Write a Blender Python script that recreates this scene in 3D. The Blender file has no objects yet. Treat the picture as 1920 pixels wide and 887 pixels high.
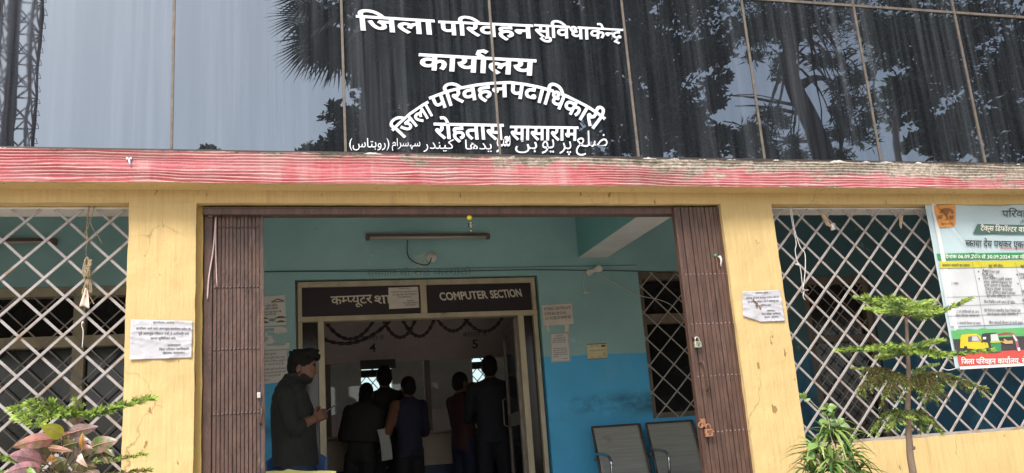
import bpy, bmesh, math, random, mathutils
import mathutils.kdtree
import numpy as np
from mathutils import Vector, Matrix, noise as mnoise

SC = bpy.context.scene
COL = SC.collection
R = math.radians
rnd = random.Random(7)

# ------------------------------------------------------------------ camera
FPX = 1675.3                                  # focal length in pixels of the 1920 px wide photograph
YAW, PITCH, ROLL = R(15.604), R(13.621), R(4.230)
EYE = 0.90
def _rot():
    cy, sy = math.cos(YAW), math.sin(YAW); cp, sp = math.cos(PITCH), math.sin(PITCH); cr, sr = math.cos(ROLL), math.sin(ROLL)
    f = np.array([sy*cp, cy*cp, sp]); r0 = np.array([cy, -sy, 0.0]); d0 = np.cross(f, r0)
    return np.array([cr*r0+sr*d0, -sr*r0+cr*d0, f])
CAMR = _rot()
cam_d = bpy.data.cameras.new('camera'); cam = bpy.data.objects.new('camera', cam_d); COL.objects.link(cam)
cam_d.sensor_width = 36.0; cam_d.lens = FPX/1920*36.0; cam_d.clip_start = 0.05; cam_d.clip_end = 3000
_m = Matrix(((CAMR[0][0], -CAMR[1][0], -CAMR[2][0], 0), (CAMR[0][1], -CAMR[1][1], -CAMR[2][1], 0), (CAMR[0][2], -CAMR[1][2], -CAMR[2][2], EYE), (0, 0, 0, 1)))
cam.matrix_world = _m
SC.camera = cam

# ------------------------------------------------------------------ light
SUN_EL, SUN_AZ = 52.0, 32.0                    # azimuth: degrees from straight behind the camera towards the left
world = bpy.data.worlds.new("World"); SC.world = world; world.use_nodes = True
wn = world.node_tree; wn.nodes.clear()
sky = wn.nodes.new('ShaderNodeTexSky'); sky.sky_type = 'NISHITA'; sky.sun_disc = False
sky.sun_elevation = R(SUN_EL); sky.air_density = 1.0; sky.dust_density = 3.0; sky.ozone_density = 1.2
to_sun = Vector((-math.sin(R(SUN_AZ))*math.cos(R(SUN_EL)), -math.cos(R(SUN_AZ))*math.cos(R(SUN_EL)), math.sin(R(SUN_EL))))
sky.sun_rotation = math.atan2(to_sun.x, to_sun.y)
bg = wn.nodes.new('ShaderNodeBackground'); bg.inputs[1].default_value = 0.15
wo = wn.nodes.new('ShaderNodeOutputWorld')
hz = wn.nodes.new('ShaderNodeHueSaturation'); hz.inputs['Saturation'].default_value = 0.62      # a hazy, milky sky
wn.links.new(sky.outputs[0], hz.inputs['Color']); wn.links.new(hz.outputs[0], bg.inputs[0]); wn.links.new(bg.outputs[0], wo.inputs[0])
sun_d = bpy.data.lights.new('sun', 'SUN'); sun = bpy.data.objects.new('sun', sun_d); COL.objects.link(sun)
sun_d.energy = 2.0; sun_d.angle = R(20); sun_d.color = (1.0, 0.95, 0.87)
sun.rotation_euler = to_sun.to_track_quat('Z', 'Y').to_euler()
sun.location = (-8, -10, 20)
SC.view_settings.view_transform = 'Standard'; SC.view_settings.look = 'None'
SC.view_settings.exposure = 1.15; SC.view_settings.gamma = 1.0
SC.render.engine = 'CYCLES'
cy = SC.cycles
cy.use_denoising = True; cy.max_bounces = 10; cy.diffuse_bounces = 7; cy.glossy_bounces = 4; cy.transmission_bounces = 6
cy.sample_clamp_indirect = 6.0; cy.caustics_reflective = False; cy.caustics_refractive = False

# ------------------------------------------------------------------ measuring helper: a photograph pixel seen on the upright plane Y = const
def at(px, py, Y):
    v = CAMR.T @ np.array([(px-960)/FPX, (py-443.5)/FPX, 1.0])
    t = Y/v[1]
    return Vector((v[0]*t, Y, v[2]*t+EYE))

# ------------------------------------------------------------------ materials
def srgb(r, g, b):
    f = lambda c: (c/255/12.92) if c/255 <= 0.04045 else ((c/255+0.055)/1.055)**2.4
    return (f(r), f(g), f(b), 1)
def _new(name):
    m = bpy.data.materials.new(name); m.use_nodes = True
    nt = m.node_tree; return m, nt, nt.nodes['Principled BSDF']
def _coords(nt, scale=(1, 1, 1), obj=True):
    if obj: tc = nt.nodes.new('ShaderNodeTexCoord'); out = tc.outputs['Object']
    else: g = nt.nodes.new('ShaderNodeNewGeometry'); out = g.outputs['Position']
    mp = nt.nodes.new('ShaderNodeMapping'); mp.inputs['Scale'].default_value = scale
    nt.links.new(out, mp.inputs['Vector']); return mp.outputs[0]
def _noise(nt, vec, scale, detail=4, rough=0.55, dist=0.0):
    n = nt.nodes.new('ShaderNodeTexNoise'); n.inputs['Scale'].default_value = scale; n.inputs['Detail'].default_value = detail
    n.inputs['Roughness'].default_value = rough; n.inputs['Distortion'].default_value = dist
    nt.links.new(vec, n.inputs['Vector']); return n.outputs['Fac']
def _ramp(nt, fac, stops):
    r = nt.nodes.new('ShaderNodeValToRGB'); cr = r.color_ramp
    while len(cr.elements) < len(stops): cr.elements.new(0.5)
    for e, (p, c) in zip(cr.elements, stops):
        e.position = p; e.color = c if hasattr(c, '__len__') else (c, c, c, 1)
    nt.links.new(fac, r.inputs[0]); return r.outputs[0]
def _mix(nt, fac, a, b, mode='MIX'):
    m = nt.nodes.new('ShaderNodeMix'); m.data_type = 'RGBA'; m.blend_type = mode
    for inp, v in ((m.inputs[0], fac), (m.inputs[6], a), (m.inputs[7], b)):
        if hasattr(v, 'links') or isinstance(v, bpy.types.NodeSocket): nt.links.new(v, inp)
        else: inp.default_value = v
    return m.outputs[2]
def _math(nt, op, a, b=0.5):
    m = nt.nodes.new('ShaderNodeMath'); m.operation = op
    for inp, v in ((m.inputs[0], a), (m.inputs[1], b)):
        if isinstance(v, bpy.types.NodeSocket): nt.links.new(v, inp)
        else: inp.default_value = v
    return m.outputs[0]
def _bump(nt, bs, h, strength=0.3, dist=0.01):
    b = nt.nodes.new('ShaderNodeBump'); b.inputs['Strength'].default_value = strength; b.inputs['Distance'].default_value = dist
    nt.links.new(h, b.inputs['Height']); nt.links.new(b.outputs[0], bs.inputs['Normal'])
def c4(c): return tuple(c) if len(c) == 4 else (*c, 1)
def mat(name, col, rough=0.6, metal=0.0, var=0.12, scale=6.0, stretch=(1, 1, 1), bump=0.0, bscale=60.0, spots=None, world_space=True, spec=0.5):
    """one painted / plain surface: a colour that varies a little, optional second colour in patches, optional fine relief"""
    m, nt, bs = _new(name); col = c4(col)
    v = _coords(nt, stretch, obj=not world_space)
    n = _noise(nt, v, scale, 6)
    lo = tuple(c*(1-var) for c in col[:3])+(1,); hi = tuple(min(1, c*(1+var)) for c in col[:3])+(1,)
    cc = _ramp(nt, n, [(0.3, lo), (0.7, hi)])
    if spots:
        scol, sscale, s0, s1 = spots
        sn = _noise(nt, v, sscale, 8, 0.7)
        cc = _mix(nt, _ramp(nt, sn, [(s0, 0.0), (s1, 1.0)]), cc, c4(scol))
    nt.links.new(cc, bs.inputs['Base Color'])
    bs.inputs['Roughness'].default_value = rough; bs.inputs['Metallic'].default_value = metal
    bs.inputs['Specular IOR Level'].default_value = spec
    if bump: _bump(nt, bs, _noise(nt, v, bscale, 5), bump, 0.01)
    return m

# ------------------------------------------------------------------ mesh building
def V(*a): return Vector(a)
class MB:
    """collects faces and links them as ONE mesh object"""
    def __init__(s): s.v = []; s.f = []; s.mi = []; s.cur = 0
    def add(s, verts, faces):
        o = len(s.v); s.v.extend([tuple(p) for p in verts])
        for f in faces: s.f.append([i+o for i in f]); s.mi.append(s.cur)
    def box(s, x0, x1, y0, y1, z0, z1):
        s.add([(x0, y0, z0), (x1, y0, z0), (x1, y1, z0), (x0, y1, z0), (x0, y0, z1), (x1, y0, z1), (x1, y1, z1), (x0, y1, z1)],
              [(0, 3, 2, 1), (4, 5, 6, 7), (0, 1, 5, 4), (1, 2, 6, 5), (2, 3, 7, 6), (3, 0, 4, 7)])
        return s
    def bar(s, p, q, w, h, up=(0, 0, 1)):
        """rectangular bar from p to q, w wide (across up), h along up"""
        p, q = Vector(p), Vector(q); d = (q-p).normalized(); up = Vector(up)
        if abs(d.dot(up)) > 0.98: up = Vector((0, 1, 0))
        a = d.cross(up).normalized()*w/2; b = a.cross(d).normalized()*h/2
        vs = [p-a-b, p+a-b, p+a+b, p-a+b, q-a-b, q+a-b, q+a+b, q-a+b]
        s.add(vs, [(0, 1, 2, 3), (7, 6, 5, 4), (4, 5, 1, 0), (5, 6, 2, 1), (6, 7, 3, 2), (7, 4, 0, 3)]); return s
    def tube(s, pts, r, n=8, caps=True):
        pts = [Vector(p) for p in pts]; k = len(pts)
        rr = r if hasattr(r, '__len__') else [r]*k
        base = len(s.v); ref = None
        for i, p in enumerate(pts):
            d = (pts[min(i+1, k-1)]-pts[max(i-1, 0)]).normalized()
            if ref is None:
                ref = d.orthogonal().normalized()
            ref = (ref-d*ref.dot(d))
            ref = ref.normalized() if ref.length > 1e-6 else d.orthogonal().normalized()
            b = d.cross(ref)
            for j in range(n):
                a = 2*math.pi*j/n
                s.v.append(tuple(p+(ref*math.cos(a)+b*math.sin(a))*rr[i]))
        for i in range(k-1):
            for j in range(n):
                a = base+i*n+j; b = base+i*n+(j+1) % n
                s.f.append([a, b, b+n, a+n]); s.mi.append(s.cur)
        if caps:
            s.f.append([base+j for j in range(n)][::-1]); s.mi.append(s.cur)
            s.f.append([base+(k-1)*n+j for j in range(n)]); s.mi.append(s.cur)
        return s
    def lathe(s, c, prof, axis=(0, 0, 1), n=20, sx=1.0, sy=1.0):
        """prof: (radius, height) pairs along axis from c"""
        ax = Vector(axis).normalized(); a = ax.orthogonal().normalized(); b = ax.cross(a); c = Vector(c); base = len(s.v)
        for (r, h) in prof:
            for j in range(n):
                t = 2*math.pi*j/n
                s.v.append(tuple(c+ax*h+a*(math.cos(t)*r*sx)+b*(math.sin(t)*r*sy)))
        for i in range(len(prof)-1):
            for j in range(n):
                p = base+i*n+j; q = base+i*n+(j+1) % n
                s.f.append([p, q, q+n, p+n]); s.mi.append(s.cur)
        s.f.append([base+j for j in range(n)][::-1]); s.mi.append(s.cur)
        s.f.append([base+(len(prof)-1)*n+j for j in range(n)]); s.mi.append(s.cur)
        return s
    def ball(s, c, r, n=12, m=8, sc=(1, 1, 1)):
        c = Vector(c); base = len(s.v)
        for i in range(m+1):
            th = math.pi*i/m
            for j in range(n):
                t = 2*math.pi*j/n
                s.v.append((c.x+r*sc[0]*math.sin(th)*math.cos(t), c.y+r*sc[1]*math.sin(th)*math.sin(t), c.z+r*sc[2]*math.cos(th)))
        for i in range(m):
            for j in range(n):
                p = base+i*n+j; q = base+i*n+(j+1) % n
                s.f.append([p, p+n, q+n, q]); s.mi.append(s.cur)
        return s
    def poly(s, pts, thick=None, direction=(0, 1, 0)):
        """flat outline; with thick it becomes a slab going thick along direction"""
        n = len(pts); pts = [Vector(p) for p in pts]
        if not thick: s.add(pts, [list(range(n))]); return s
        d = Vector(direction)*thick
        s.add(pts+[p+d for p in pts], [list(range(n)), list(range(n, 2*n))[::-1]]+[[(i+1) % n, i, n+i, n+(i+1) % n] for i in range(n)]); return s
    def grid(s, fn, nu, nv):
        base = len(s.v)
        for j in range(nv+1):
            for i in range(nu+1): s.v.append(tuple(fn(i/nu, j/nv)))
        for j in range(nv):
            for i in range(nu):
                a = base+j*(nu+1)+i
                s.f.append([a, a+1, a+nu+2, a+nu+1]); s.mi.append(s.cur)
        return s
    def build(s, name, m, parent=None, smooth=False, bevel=0.0, solid=0.0, segs=2):
        me = bpy.data.meshes.new(name); me.from_pydata(s.v, [], s.f)
        ms = m if isinstance(m, (list, tuple)) else [m]
        for x in ms: me.materials.append(x)
        if len(ms) > 1: me.polygons.foreach_set('material_index', s.mi)
        if smooth: me.polygons.foreach_set('use_smooth', [True]*len(s.f))
        me.update()
        o = bpy.data.objects.new(name, me); COL.objects.link(o)
        if parent is not None:
            o.parent = parent; o.matrix_parent_inverse = Matrix.Translation(parent.location).inverted() if parent.parent is None and parent.type == 'EMPTY' else parent_inv(parent)
        if bevel:
            b = o.modifiers.new('bevel', 'BEVEL'); b.width = bevel; b.segments = segs; b.limit_method = 'ANGLE'
        if solid:
            b = o.modifiers.new('thickness', 'SOLIDIFY'); b.thickness = solid; b.offset = 0
        return o
def parent_inv(p):
    m = Matrix.Identity(4); chain = []
    while p is not None: chain.append(p); p = p.parent
    for q in reversed(chain):
        loc = Matrix.Translation(q.location) @ q.rotation_euler.to_matrix().to_4x4()
        m = m @ (q.matrix_parent_inverse @ loc if q.parent else loc)
    return m.inverted()
def tag(o, label=None, cat=None, group=None, kind=None):
    if label: o['label'] = label
    if cat: o['category'] = cat
    if group: o['group'] = group
    if kind: o['kind'] = kind
    return o
def thing(name, loc, label, cat, group=None):
    o = bpy.data.objects.new(name, None); COL.objects.link(o); o.location = loc; o.empty_display_size = 0.1
    return tag(o, label, cat, group)
def nz(x, y=0.0, z=0.0): return mnoise.noise(Vector((x, y, z)))
def rough_box(mb, x0, x1, y0, y1, z0, z1, step=0.06, amp=0.003, freq=9.0):
    """box whose faces are subdivided and pushed about a little, like hand-laid plaster"""
    nx, ny, nz_ = max(1, round((x1-x0)/step)), max(1, round((y1-y0)/step)), max(1, round((z1-z0)/step))
    idx = {}; vs = []; fs = []
    def vid(i, j, k):
        if (i, j, k) not in idx:
            p = Vector((x0+(x1-x0)*i/nx, y0+(y1-y0)*j/ny, z0+(z1-z0)*k/nz_))
            p = p+Vector((nz(*(p*freq)), nz(*(p*freq+Vector((31, 7, 3)))), nz(*(p*freq+Vector((5, 77, 13))))))*amp
            idx[(i, j, k)] = len(vs); vs.append(p)
        return idx[(i, j, k)]
    for i in range(nx):
        for k in range(nz_):
            fs.append([vid(i, 0, k), vid(i+1, 0, k), vid(i+1, 0, k+1), vid(i, 0, k+1)])
            fs.append([vid(i, ny, k+1), vid(i+1, ny, k+1), vid(i+1, ny, k), vid(i, ny, k)])
    for j in range(ny):
        for k in range(nz_):
            fs.append([vid(0, j+1, k), vid(0, j, k), vid(0, j, k+1), vid(0, j+1, k+1)])
            fs.append([vid(nx, j, k), vid(nx, j+1, k), vid(nx, j+1, k+1), vid(nx, j, k+1)])
    for i in range(nx):
        for j in range(ny):
            fs.append([vid(i, j, nz_), vid(i+1, j, nz_), vid(i+1, j+1, nz_), vid(i, j+1, nz_)])
            fs.append([vid(i, j+1, 0), vid(i+1, j+1, 0), vid(i+1, j, 0), vid(i, j, 0)])
    mb.add(vs, fs)
def bez(p0, p1, p2, n=12, p3=None):
    p0, p1, p2 = Vector(p0), Vector(p1), Vector(p2)
    if p3 is None: return [(1-t)**2*p0+2*(1-t)*t*p1+t*t*p2 for t in [i/n for i in range(n+1)]]
    p3 = Vector(p3); return [(1-t)**3*p0+3*(1-t)**2*t*p1+3*(1-t)*t*t*p2+t**3*p3 for t in [i/n for i in range(n+1)]]
def spline(pts, n=6):
    """Catmull-Rom through pts"""
    P = [Vector(p) for p in pts]; P = [P[0]*2-P[1]]+P+[P[-1]*2-P[-2]]; out = []
    for i in range(1, len(P)-2):
        for k in range(n):
            t = k/n; a, b, c, d = P[i-1:i+3]
            out.append(0.5*((2*b)+(c-a)*t+(2*a-5*b+4*c-d)*t*t+(3*b-a-3*c+d)*t**3))
    out.append(P[-2]); return out

# ------------------------------------------------------------------ lettering (Blender's own built-in font; a small shaper for Devanagari)
_gc = {}
def _glyph_raw(s, off, res):
    key = (s, off, res)
    if key in _gc: return _gc[key]
    c = bpy.data.curves.new('t', 'FONT'); c.body = s; c.resolution_u = res; c.offset = off; c.fill_mode = 'FRONT'
    o = bpy.data.objects.new('t', c); COL.objects.link(o)
    dg = bpy.context.evaluated_depsgraph_get(); dg.update()
    me = o.evaluated_get(dg).to_mesh()
    vs = np.array([v.co[:2] for v in me.vertices]).reshape(-1, 2); fs = [list(p.vertices) for p in me.polygons]
    o.evaluated_get(dg).to_mesh_clear()
    bpy.data.objects.remove(o); bpy.data.curves.remove(c)
    _gc[key] = (vs, fs); return _gc[key]
_adv = {}
def _advance(ch):
    if ch not in _adv:
        f = lambda s: _glyph_raw(s, 0.0, 1)[0]
        if ch == ' ': _adv[ch] = 0.27
        else: _adv[ch] = float(f(ch+'H')[:, 0].max()-f('H')[:, 0].max())
    return _adv[ch]
def _half(ch, off, res):
    key = ('half', ch, off, res)
    if key in _gc: return _gc[key]
    vs, fs = _glyph_raw(ch, off, res); cut = _advance(ch)-0.185
    bm = bmesh.new(); bv = [bm.verts.new((x, y, 0)) for x, y in vs]
    for f in fs:
        try: bm.faces.new([bv[i] for i in f])
        except ValueError: pass
    bmesh.ops.bisect_plane(bm, geom=bm.verts[:]+bm.edges[:]+bm.faces[:], plane_co=(cut, 0, 0), plane_no=(1, 0, 0), clear_outer=True)
    bm.verts.index_update()
    r = (np.array([v.co[:2] for v in bm.verts]).reshape(-1, 2), [[v.index for v in f.verts] for f in bm.faces]); bm.free()
    _gc[key] = r; return r
def _stroke(pts, w):
    vs = []; fs = []; n = len(pts)
    for i, p in enumerate(pts):
        a = np.array(pts[max(i-1, 0)]); b = np.array(pts[min(i+1, n-1)]); d = b-a; d = d/np.linalg.norm(d); m = np.array([-d[1], d[0]])*w/2
        vs += [np.array(p)+m, np.array(p)-m]
    for i in range(n-1): fs.append([2*i, 2*i+1, 2*i+3, 2*i+2])
    return np.array(vs), fs
CONS = set(chr(c) for c in range(0x915, 0x93A)); VIR = '\u094d'; MATRA = set(chr(c) for c in list(range(0x900, 0x904))+list(range(0x93a, 0x94d))+[0x93c])
HALFABLE = set('खगघचजञणतथधनपबभमयलवशषस')
def shape_text(s, off=0.0, res=3):
    """returns vertices (em units, baseline 0, Devanagari headline 0.622), faces, width"""
    VS = []; FS = []; pen = 0.0; base = 0; lay = 0
    def put(g, x):
        nonlocal base, lay
        vs, fs = g
        if len(vs) == 0: return
        lay = (lay+1) % 3
        VS.append(np.column_stack([vs+np.array([x, 0]), np.full(len(vs), lay*0.0003)])); FS.extend([[i+base for i in f] for f in fs]); base += len(vs)
    i = 0; n = len(s); wst = 0.085+2*off
    while i < n:
        ch = s[i]
        if ch in CONS:
            cl = [ch]; i += 1
            while i+1 < n and s[i] == VIR and s[i+1] in CONS: cl.append(s[i+1]); i += 2
            ms = ''
            while i < n and (s[i] in MATRA or s[i] == VIR): ms += s[i]; i += 1
            reph = False; rak = False
            if len(cl) > 1 and cl[0] == 'र': reph = True; cl = cl[1:]
            if len(cl) > 1 and cl[-1] == 'र': rak = True; cl = cl[:-1]
            if 'ि' in ms:
                put(_glyph_raw('ि', off, res), pen); pen += _advance('ि'); ms = ms.replace('ि', '')
            for c in cl[:-1]:
                if c in HALFABLE:
                    put(_half(c, off, res), pen); pen += _advance(c)-0.20
                else:
                    put(_glyph_raw(c, off, res), pen); pen += _advance(c); put(_glyph_raw(VIR, off, res), pen)
            b = cl[-1]; put(_glyph_raw(b, off, res), pen); a = _advance(b)
            if rak: put(_stroke([(pen+a-0.13, 0.22), (pen+a-0.25, 0.12), (pen+a-0.42, -0.02)] if b in HALFABLE else [(pen+a-0.22, 0.02), (pen+a-0.36, -0.12), (pen+a-0.12, -0.22)], wst), 0)
            pen += a
            for m in ms:
                put(_glyph_raw(m, off, res), pen); pen += _advance(m)
            if reph:
                x = pen-0.13
                put(_stroke([(x-0.02, 0.62), (x-0.16, 0.74), (x-0.13, 0.85), (x-0.02, 0.88), (x+0.08, 0.82)], wst), 0)
        else:
            put(_glyph_raw(ch, off, res) if ch != ' ' else (np.zeros((0, 2)), []), pen); pen += _advance(ch); i += 1
    return (np.vstack(VS) if VS else np.zeros((0, 3))), FS, pen
HEAD = 0.622
def text_px(mb, s, p0, p1, h, surf, off=0.0, res=3, ctrl=None, lean=0.0, head=HEAD, upright=None, fat=0.0):
    """lay s along the line (or curve, with ctrl) whose headline runs p0 -> p1 in photograph pixels, h pixels tall; surf(px, py) -> point of the real surface"""
    vs, fs, w = shape_text(s, off, res)
    if len(vs) == 0: return
    if fat:                                    # a broader brush: the stroke laid down again a little to each side
        k = len(vs); parts = [vs]; fs0 = list(fs)
        for q, (dx, dy) in enumerate(((fat, 0), (-fat, 0), (0, fat*0.7), (0, -fat*0.7))):
            parts.append(vs+np.array([dx, dy, 0.0009*(q+1)])); fs = fs+[[i+k*(q+1) for i in f] for f in fs0]
        vs = np.vstack(parts)
    p0 = np.array(p0, float); p1 = np.array(p1, float); out = []
    pc = np.array(ctrl, float) if ctrl is not None else (p0+p1)/2
    for x, y, ly in vs:
        t = x/w; k = (y-head)/head*h
        q = (1-t)**2*p0+2*(1-t)*t*pc+t*t*p1; d = 2*(1-t)*(pc-p0)+2*t*(p1-pc); d = d/np.linalg.norm(d)
        up = np.array([d[1], -d[0]])
        if upright is not None: u2 = np.array([upright, -1.0]); u2 = u2/np.linalg.norm(u2); up = u2
        q = q+up*k+d*(-lean*k)*-1
        out.append(Vector(surf(q[0], q[1]))+Vector((0, -ly, 0)))
    mb.add(out, fs)
def fit_px(mb, s, x0, x1, y0, y1, surf, off=0.0, res=3, slope=0.0):
    """fit the bounding box of s into a pixel box"""
    vs, fs, w = shape_text(s, off, res); a = vs.min(0); b = vs.max(0); out = []
    for x, y, ly in vs:
        px = x0+(x-a[0])/(b[0]-a[0])*(x1-x0); py = y1-(y-a[1])/(b[1]-a[1])*(y1-y0)+(px-x0)*slope
        out.append(Vector(surf(px, py))+Vector((0, -ly, 0)))
    mb.add(out, fs)
# ------------------------------------------------------------------ the materials of the place
def m_plaster(name, col, groove=0.0, fleck=(0.16, 0.09, 0.03)):
    """old distemper: brush-streaked, blotched, with small dark flecks and hairline cracks"""
    m, nt, bs = _new(name); v = _coords(nt, (1, 1, 1), obj=False)
    big = _noise(nt, v, 1.7, 5, 0.6)
    c = _ramp(nt, big, [(0.25, c4([x*0.86 for x in col])), (0.5, c4(col)), (0.78, c4([min(1, x*1.08) for x in col]))])
    st = _coords(nt, (60, 60, 3.0), obj=False); sn = _noise(nt, st, 1.0, 4, 0.6)
    c = _mix(nt, _math(nt, 'MULTIPLY', _ramp(nt, sn, [(0.42, 0.0), (0.72, 1.0)]), 0.38), c, c4([x*0.70 for x in col]))
    fl = _noise(nt, _coords(nt, (22, 22, 10), obj=False), 1.0, 3, 0.5)
    c = _mix(nt, _math(nt, 'MULTIPLY', _ramp(nt, fl, [(0.70, 0.0), (0.735, 1.0)]), 0.75), c, c4(fleck))
    sm = _noise(nt, _coords(nt, (5, 5, 2.2), obj=False), 1.0, 9, 0.72)
    c = _mix(nt, _math(nt, 'MULTIPLY', _ramp(nt, sm, [(0.60, 0.0), (0.72, 1.0)]), 0.35), c, c4([col[0]*0.62, col[1]*0.55, col[2]*0.5]))
    ch = _noise(nt, _coords(nt, (7, 7, 8), obj=False), 1.0, 10, 0.8)
    chip = _ramp(nt, ch, [(0.655, 0.0), (0.665, 1.0)])
    c = _mix(nt, _math(nt, 'MULTIPLY', chip, 0.65), c, c4([min(1, col[0]*1.12), min(1, col[1]*1.25), min(1, col[2]*1.9)]))
    dr = _noise(nt, _coords(nt, (16, 16, 0.7), obj=False), 1.0, 5, 0.65)
    c = _mix(nt, _math(nt, 'MULTIPLY', _math(nt, 'MULTIPLY', _ramp(nt, dr, [(0.52, 0.0), (0.72, 1.0)]), _ramp(nt, big, [(0.42, 0.0), (0.62, 1.0)])), 0.5), c, c4([col[0]*0.55, col[1]*0.5, col[2]*0.5]))
    vo = nt.nodes.new('ShaderNodeTexVoronoi'); vo.feature = 'DISTANCE_TO_EDGE'; vo.inputs['Scale'].default_value = 2.3
    dn = nt.nodes.new('ShaderNodeTexNoise'); dn.inputs['Scale'].default_value = 3.0; dn.inputs['Detail'].default_value = 6; nt.links.new(v, dn.inputs['Vector'])
    nt.links.new(_mix(nt, 0.25, v, dn.outputs['Color']), vo.inputs['Vector'])
    ck = _math(nt, 'MULTIPLY', _ramp(nt, vo.outputs['Distance'], [(0.0, 1.0), (0.007, 0.0)]), _ramp(nt, big, [(0.50, 0.0), (0.60, 0.75)]))
    c = _mix(nt, ck, c, c4([x*0.35 for x in col]))
    nt.links.new(c, bs.inputs['Base Color']); bs.inputs['Roughness'].default_value = 0.82; bs.inputs['Specular IOR Level'].default_value = 0.25
    h = _math(nt, 'SUBTRACT', _math(nt, 'ADD', _noise(nt, v, 42, 6, 0.6), _math(nt, 'MULTIPLY', sn, groove)), _math(nt, 'MULTIPLY', chip, 0.8))
    _bump(nt, bs, h, 0.45, 0.006); return m
M_YEL = m_plaster('yellow_distemper', (0.53, 0.385, 0.175), 1.6)
M_YEL2 = m_plaster('yellow_distemper_shaded', (0.42, 0.29, 0.10), 0.3)  # darker copy of the yellow, shade of the reveal put into its colour

def m_ledge():
    """pink wash over combed render; the crests are rubbed and painted pale as if lit, the grooves dark as shade, the top edge is bare and mossy"""
    m, nt, bs = _new('combed_pink_plaster'); v = _coords(nt, (1, 1, 1), obj=False)
    at_ = nt.nodes.new('ShaderNodeAttribute'); at_.attribute_name = 'crest'; crest = at_.outputs['Fac']
    blot = _noise(nt, _coords(nt, (1.5, 1, 2.2), obj=False), 1.5, 5, 0.6)
    red = _ramp(nt, blot, [(0.32, (0.46, 0.235, 0.23, 1)), (0.52, (0.46, 0.15, 0.16, 1)), (0.70, (0.40, 0.055, 0.065, 1))])
    n1 = _noise(nt, _coords(nt, (14, 1, 40), obj=False), 1.0, 5, 0.65)
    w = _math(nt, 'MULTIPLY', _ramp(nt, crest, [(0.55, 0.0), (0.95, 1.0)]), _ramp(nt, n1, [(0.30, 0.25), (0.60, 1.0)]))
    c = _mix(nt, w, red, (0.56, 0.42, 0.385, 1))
    c = _mix(nt, _math(nt, 'MULTIPLY', _ramp(nt, crest, [(0.0, 1.0), (0.25, 0.0)]), 0.55), c, (0.27, 0.045, 0.06, 1))  # shade in the grooves painted in, to go with the lit crests
    vert = _noise(nt, _coords(nt, (10, 1, 1.2), obj=False), 1.0, 5, 0.6)
    c = _mix(nt, _math(nt, 'MULTIPLY', _ramp(nt, vert, [(0.48, 0.0), (0.66, 1.0)]), 0.5), c, (0.50, 0.315, 0.30, 1))
    sep = nt.nodes.new('ShaderNodeSeparateXYZ'); g = nt.nodes.new('ShaderNodeNewGeometry'); nt.links.new(g.outputs['Position'], sep.inputs[0])
    def mr(src, a0, a1, b0, b1):
        r = nt.nodes.new('ShaderNodeMapRange'); r.inputs[1].default_value = a0; r.inputs[2].default_value = a1; r.inputs[3].default_value = b0; r.inputs[4].default_value = b1; nt.links.new(src, r.inputs[0]); return r.outputs[0]
    top = mr(sep.outputs['Z'], 2.42, 2.54, -0.22, 0.15); rt = mr(sep.outputs['X'], -0.4, 3.0, -0.14, 0.22)
    bn = _noise(nt, _coords(nt, (4.2, 1, 8), obj=False), 1.0, 9, 0.72)
    bare = _ramp(nt, _math(nt, 'ADD', _math(nt, 'ADD', bn, top), rt), [(0.54, 0.0), (0.62, 1.0)])
    sp = _noise(nt, _coords(nt, (45, 1, 60), obj=False), 1.0, 5, 0.7)
    bc = _mix(nt, _ramp(nt, sp, [(0.36, 0.0), (0.62, 1.0)]), (0.17, 0.135, 0.10, 1), (0.42, 0.37, 0.31, 1))
    bc = _mix(nt, _math(nt, 'MULTIPLY', w, 0.6), bc, (0.50, 0.45, 0.40, 1))
    c = _mix(nt, bare, c, bc)
    mn = _noise(nt, _coords(nt, (6.5, 1, 10), obj=False), 1.0, 9, 0.78)
    moss = _ramp(nt, _math(nt, 'ADD', _math(nt, 'ADD', mn, top), mr(sep.outputs['X'], -1.0, 2.0, -0.06, 0.03)), [(0.62, 0.0), (0.72, 0.9)])
    moss = _math(nt, 'MULTIPLY', moss, _ramp(nt, sp, [(0.35, 0.35), (0.6, 1.0)]))
    c = _mix(nt, moss, c, (0.05, 0.045, 0.028, 1))
    nt.links.new(c, bs.inputs['Base Color']); bs.inputs['Roughness'].default_value = 0.9; bs.inputs['Specular IOR Level'].default_value = 0.2
    _bump(nt, bs, _noise(nt, v, 90, 5, .65), 0.5, 0.006); return m
M_LEDGE = m_ledge()

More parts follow.
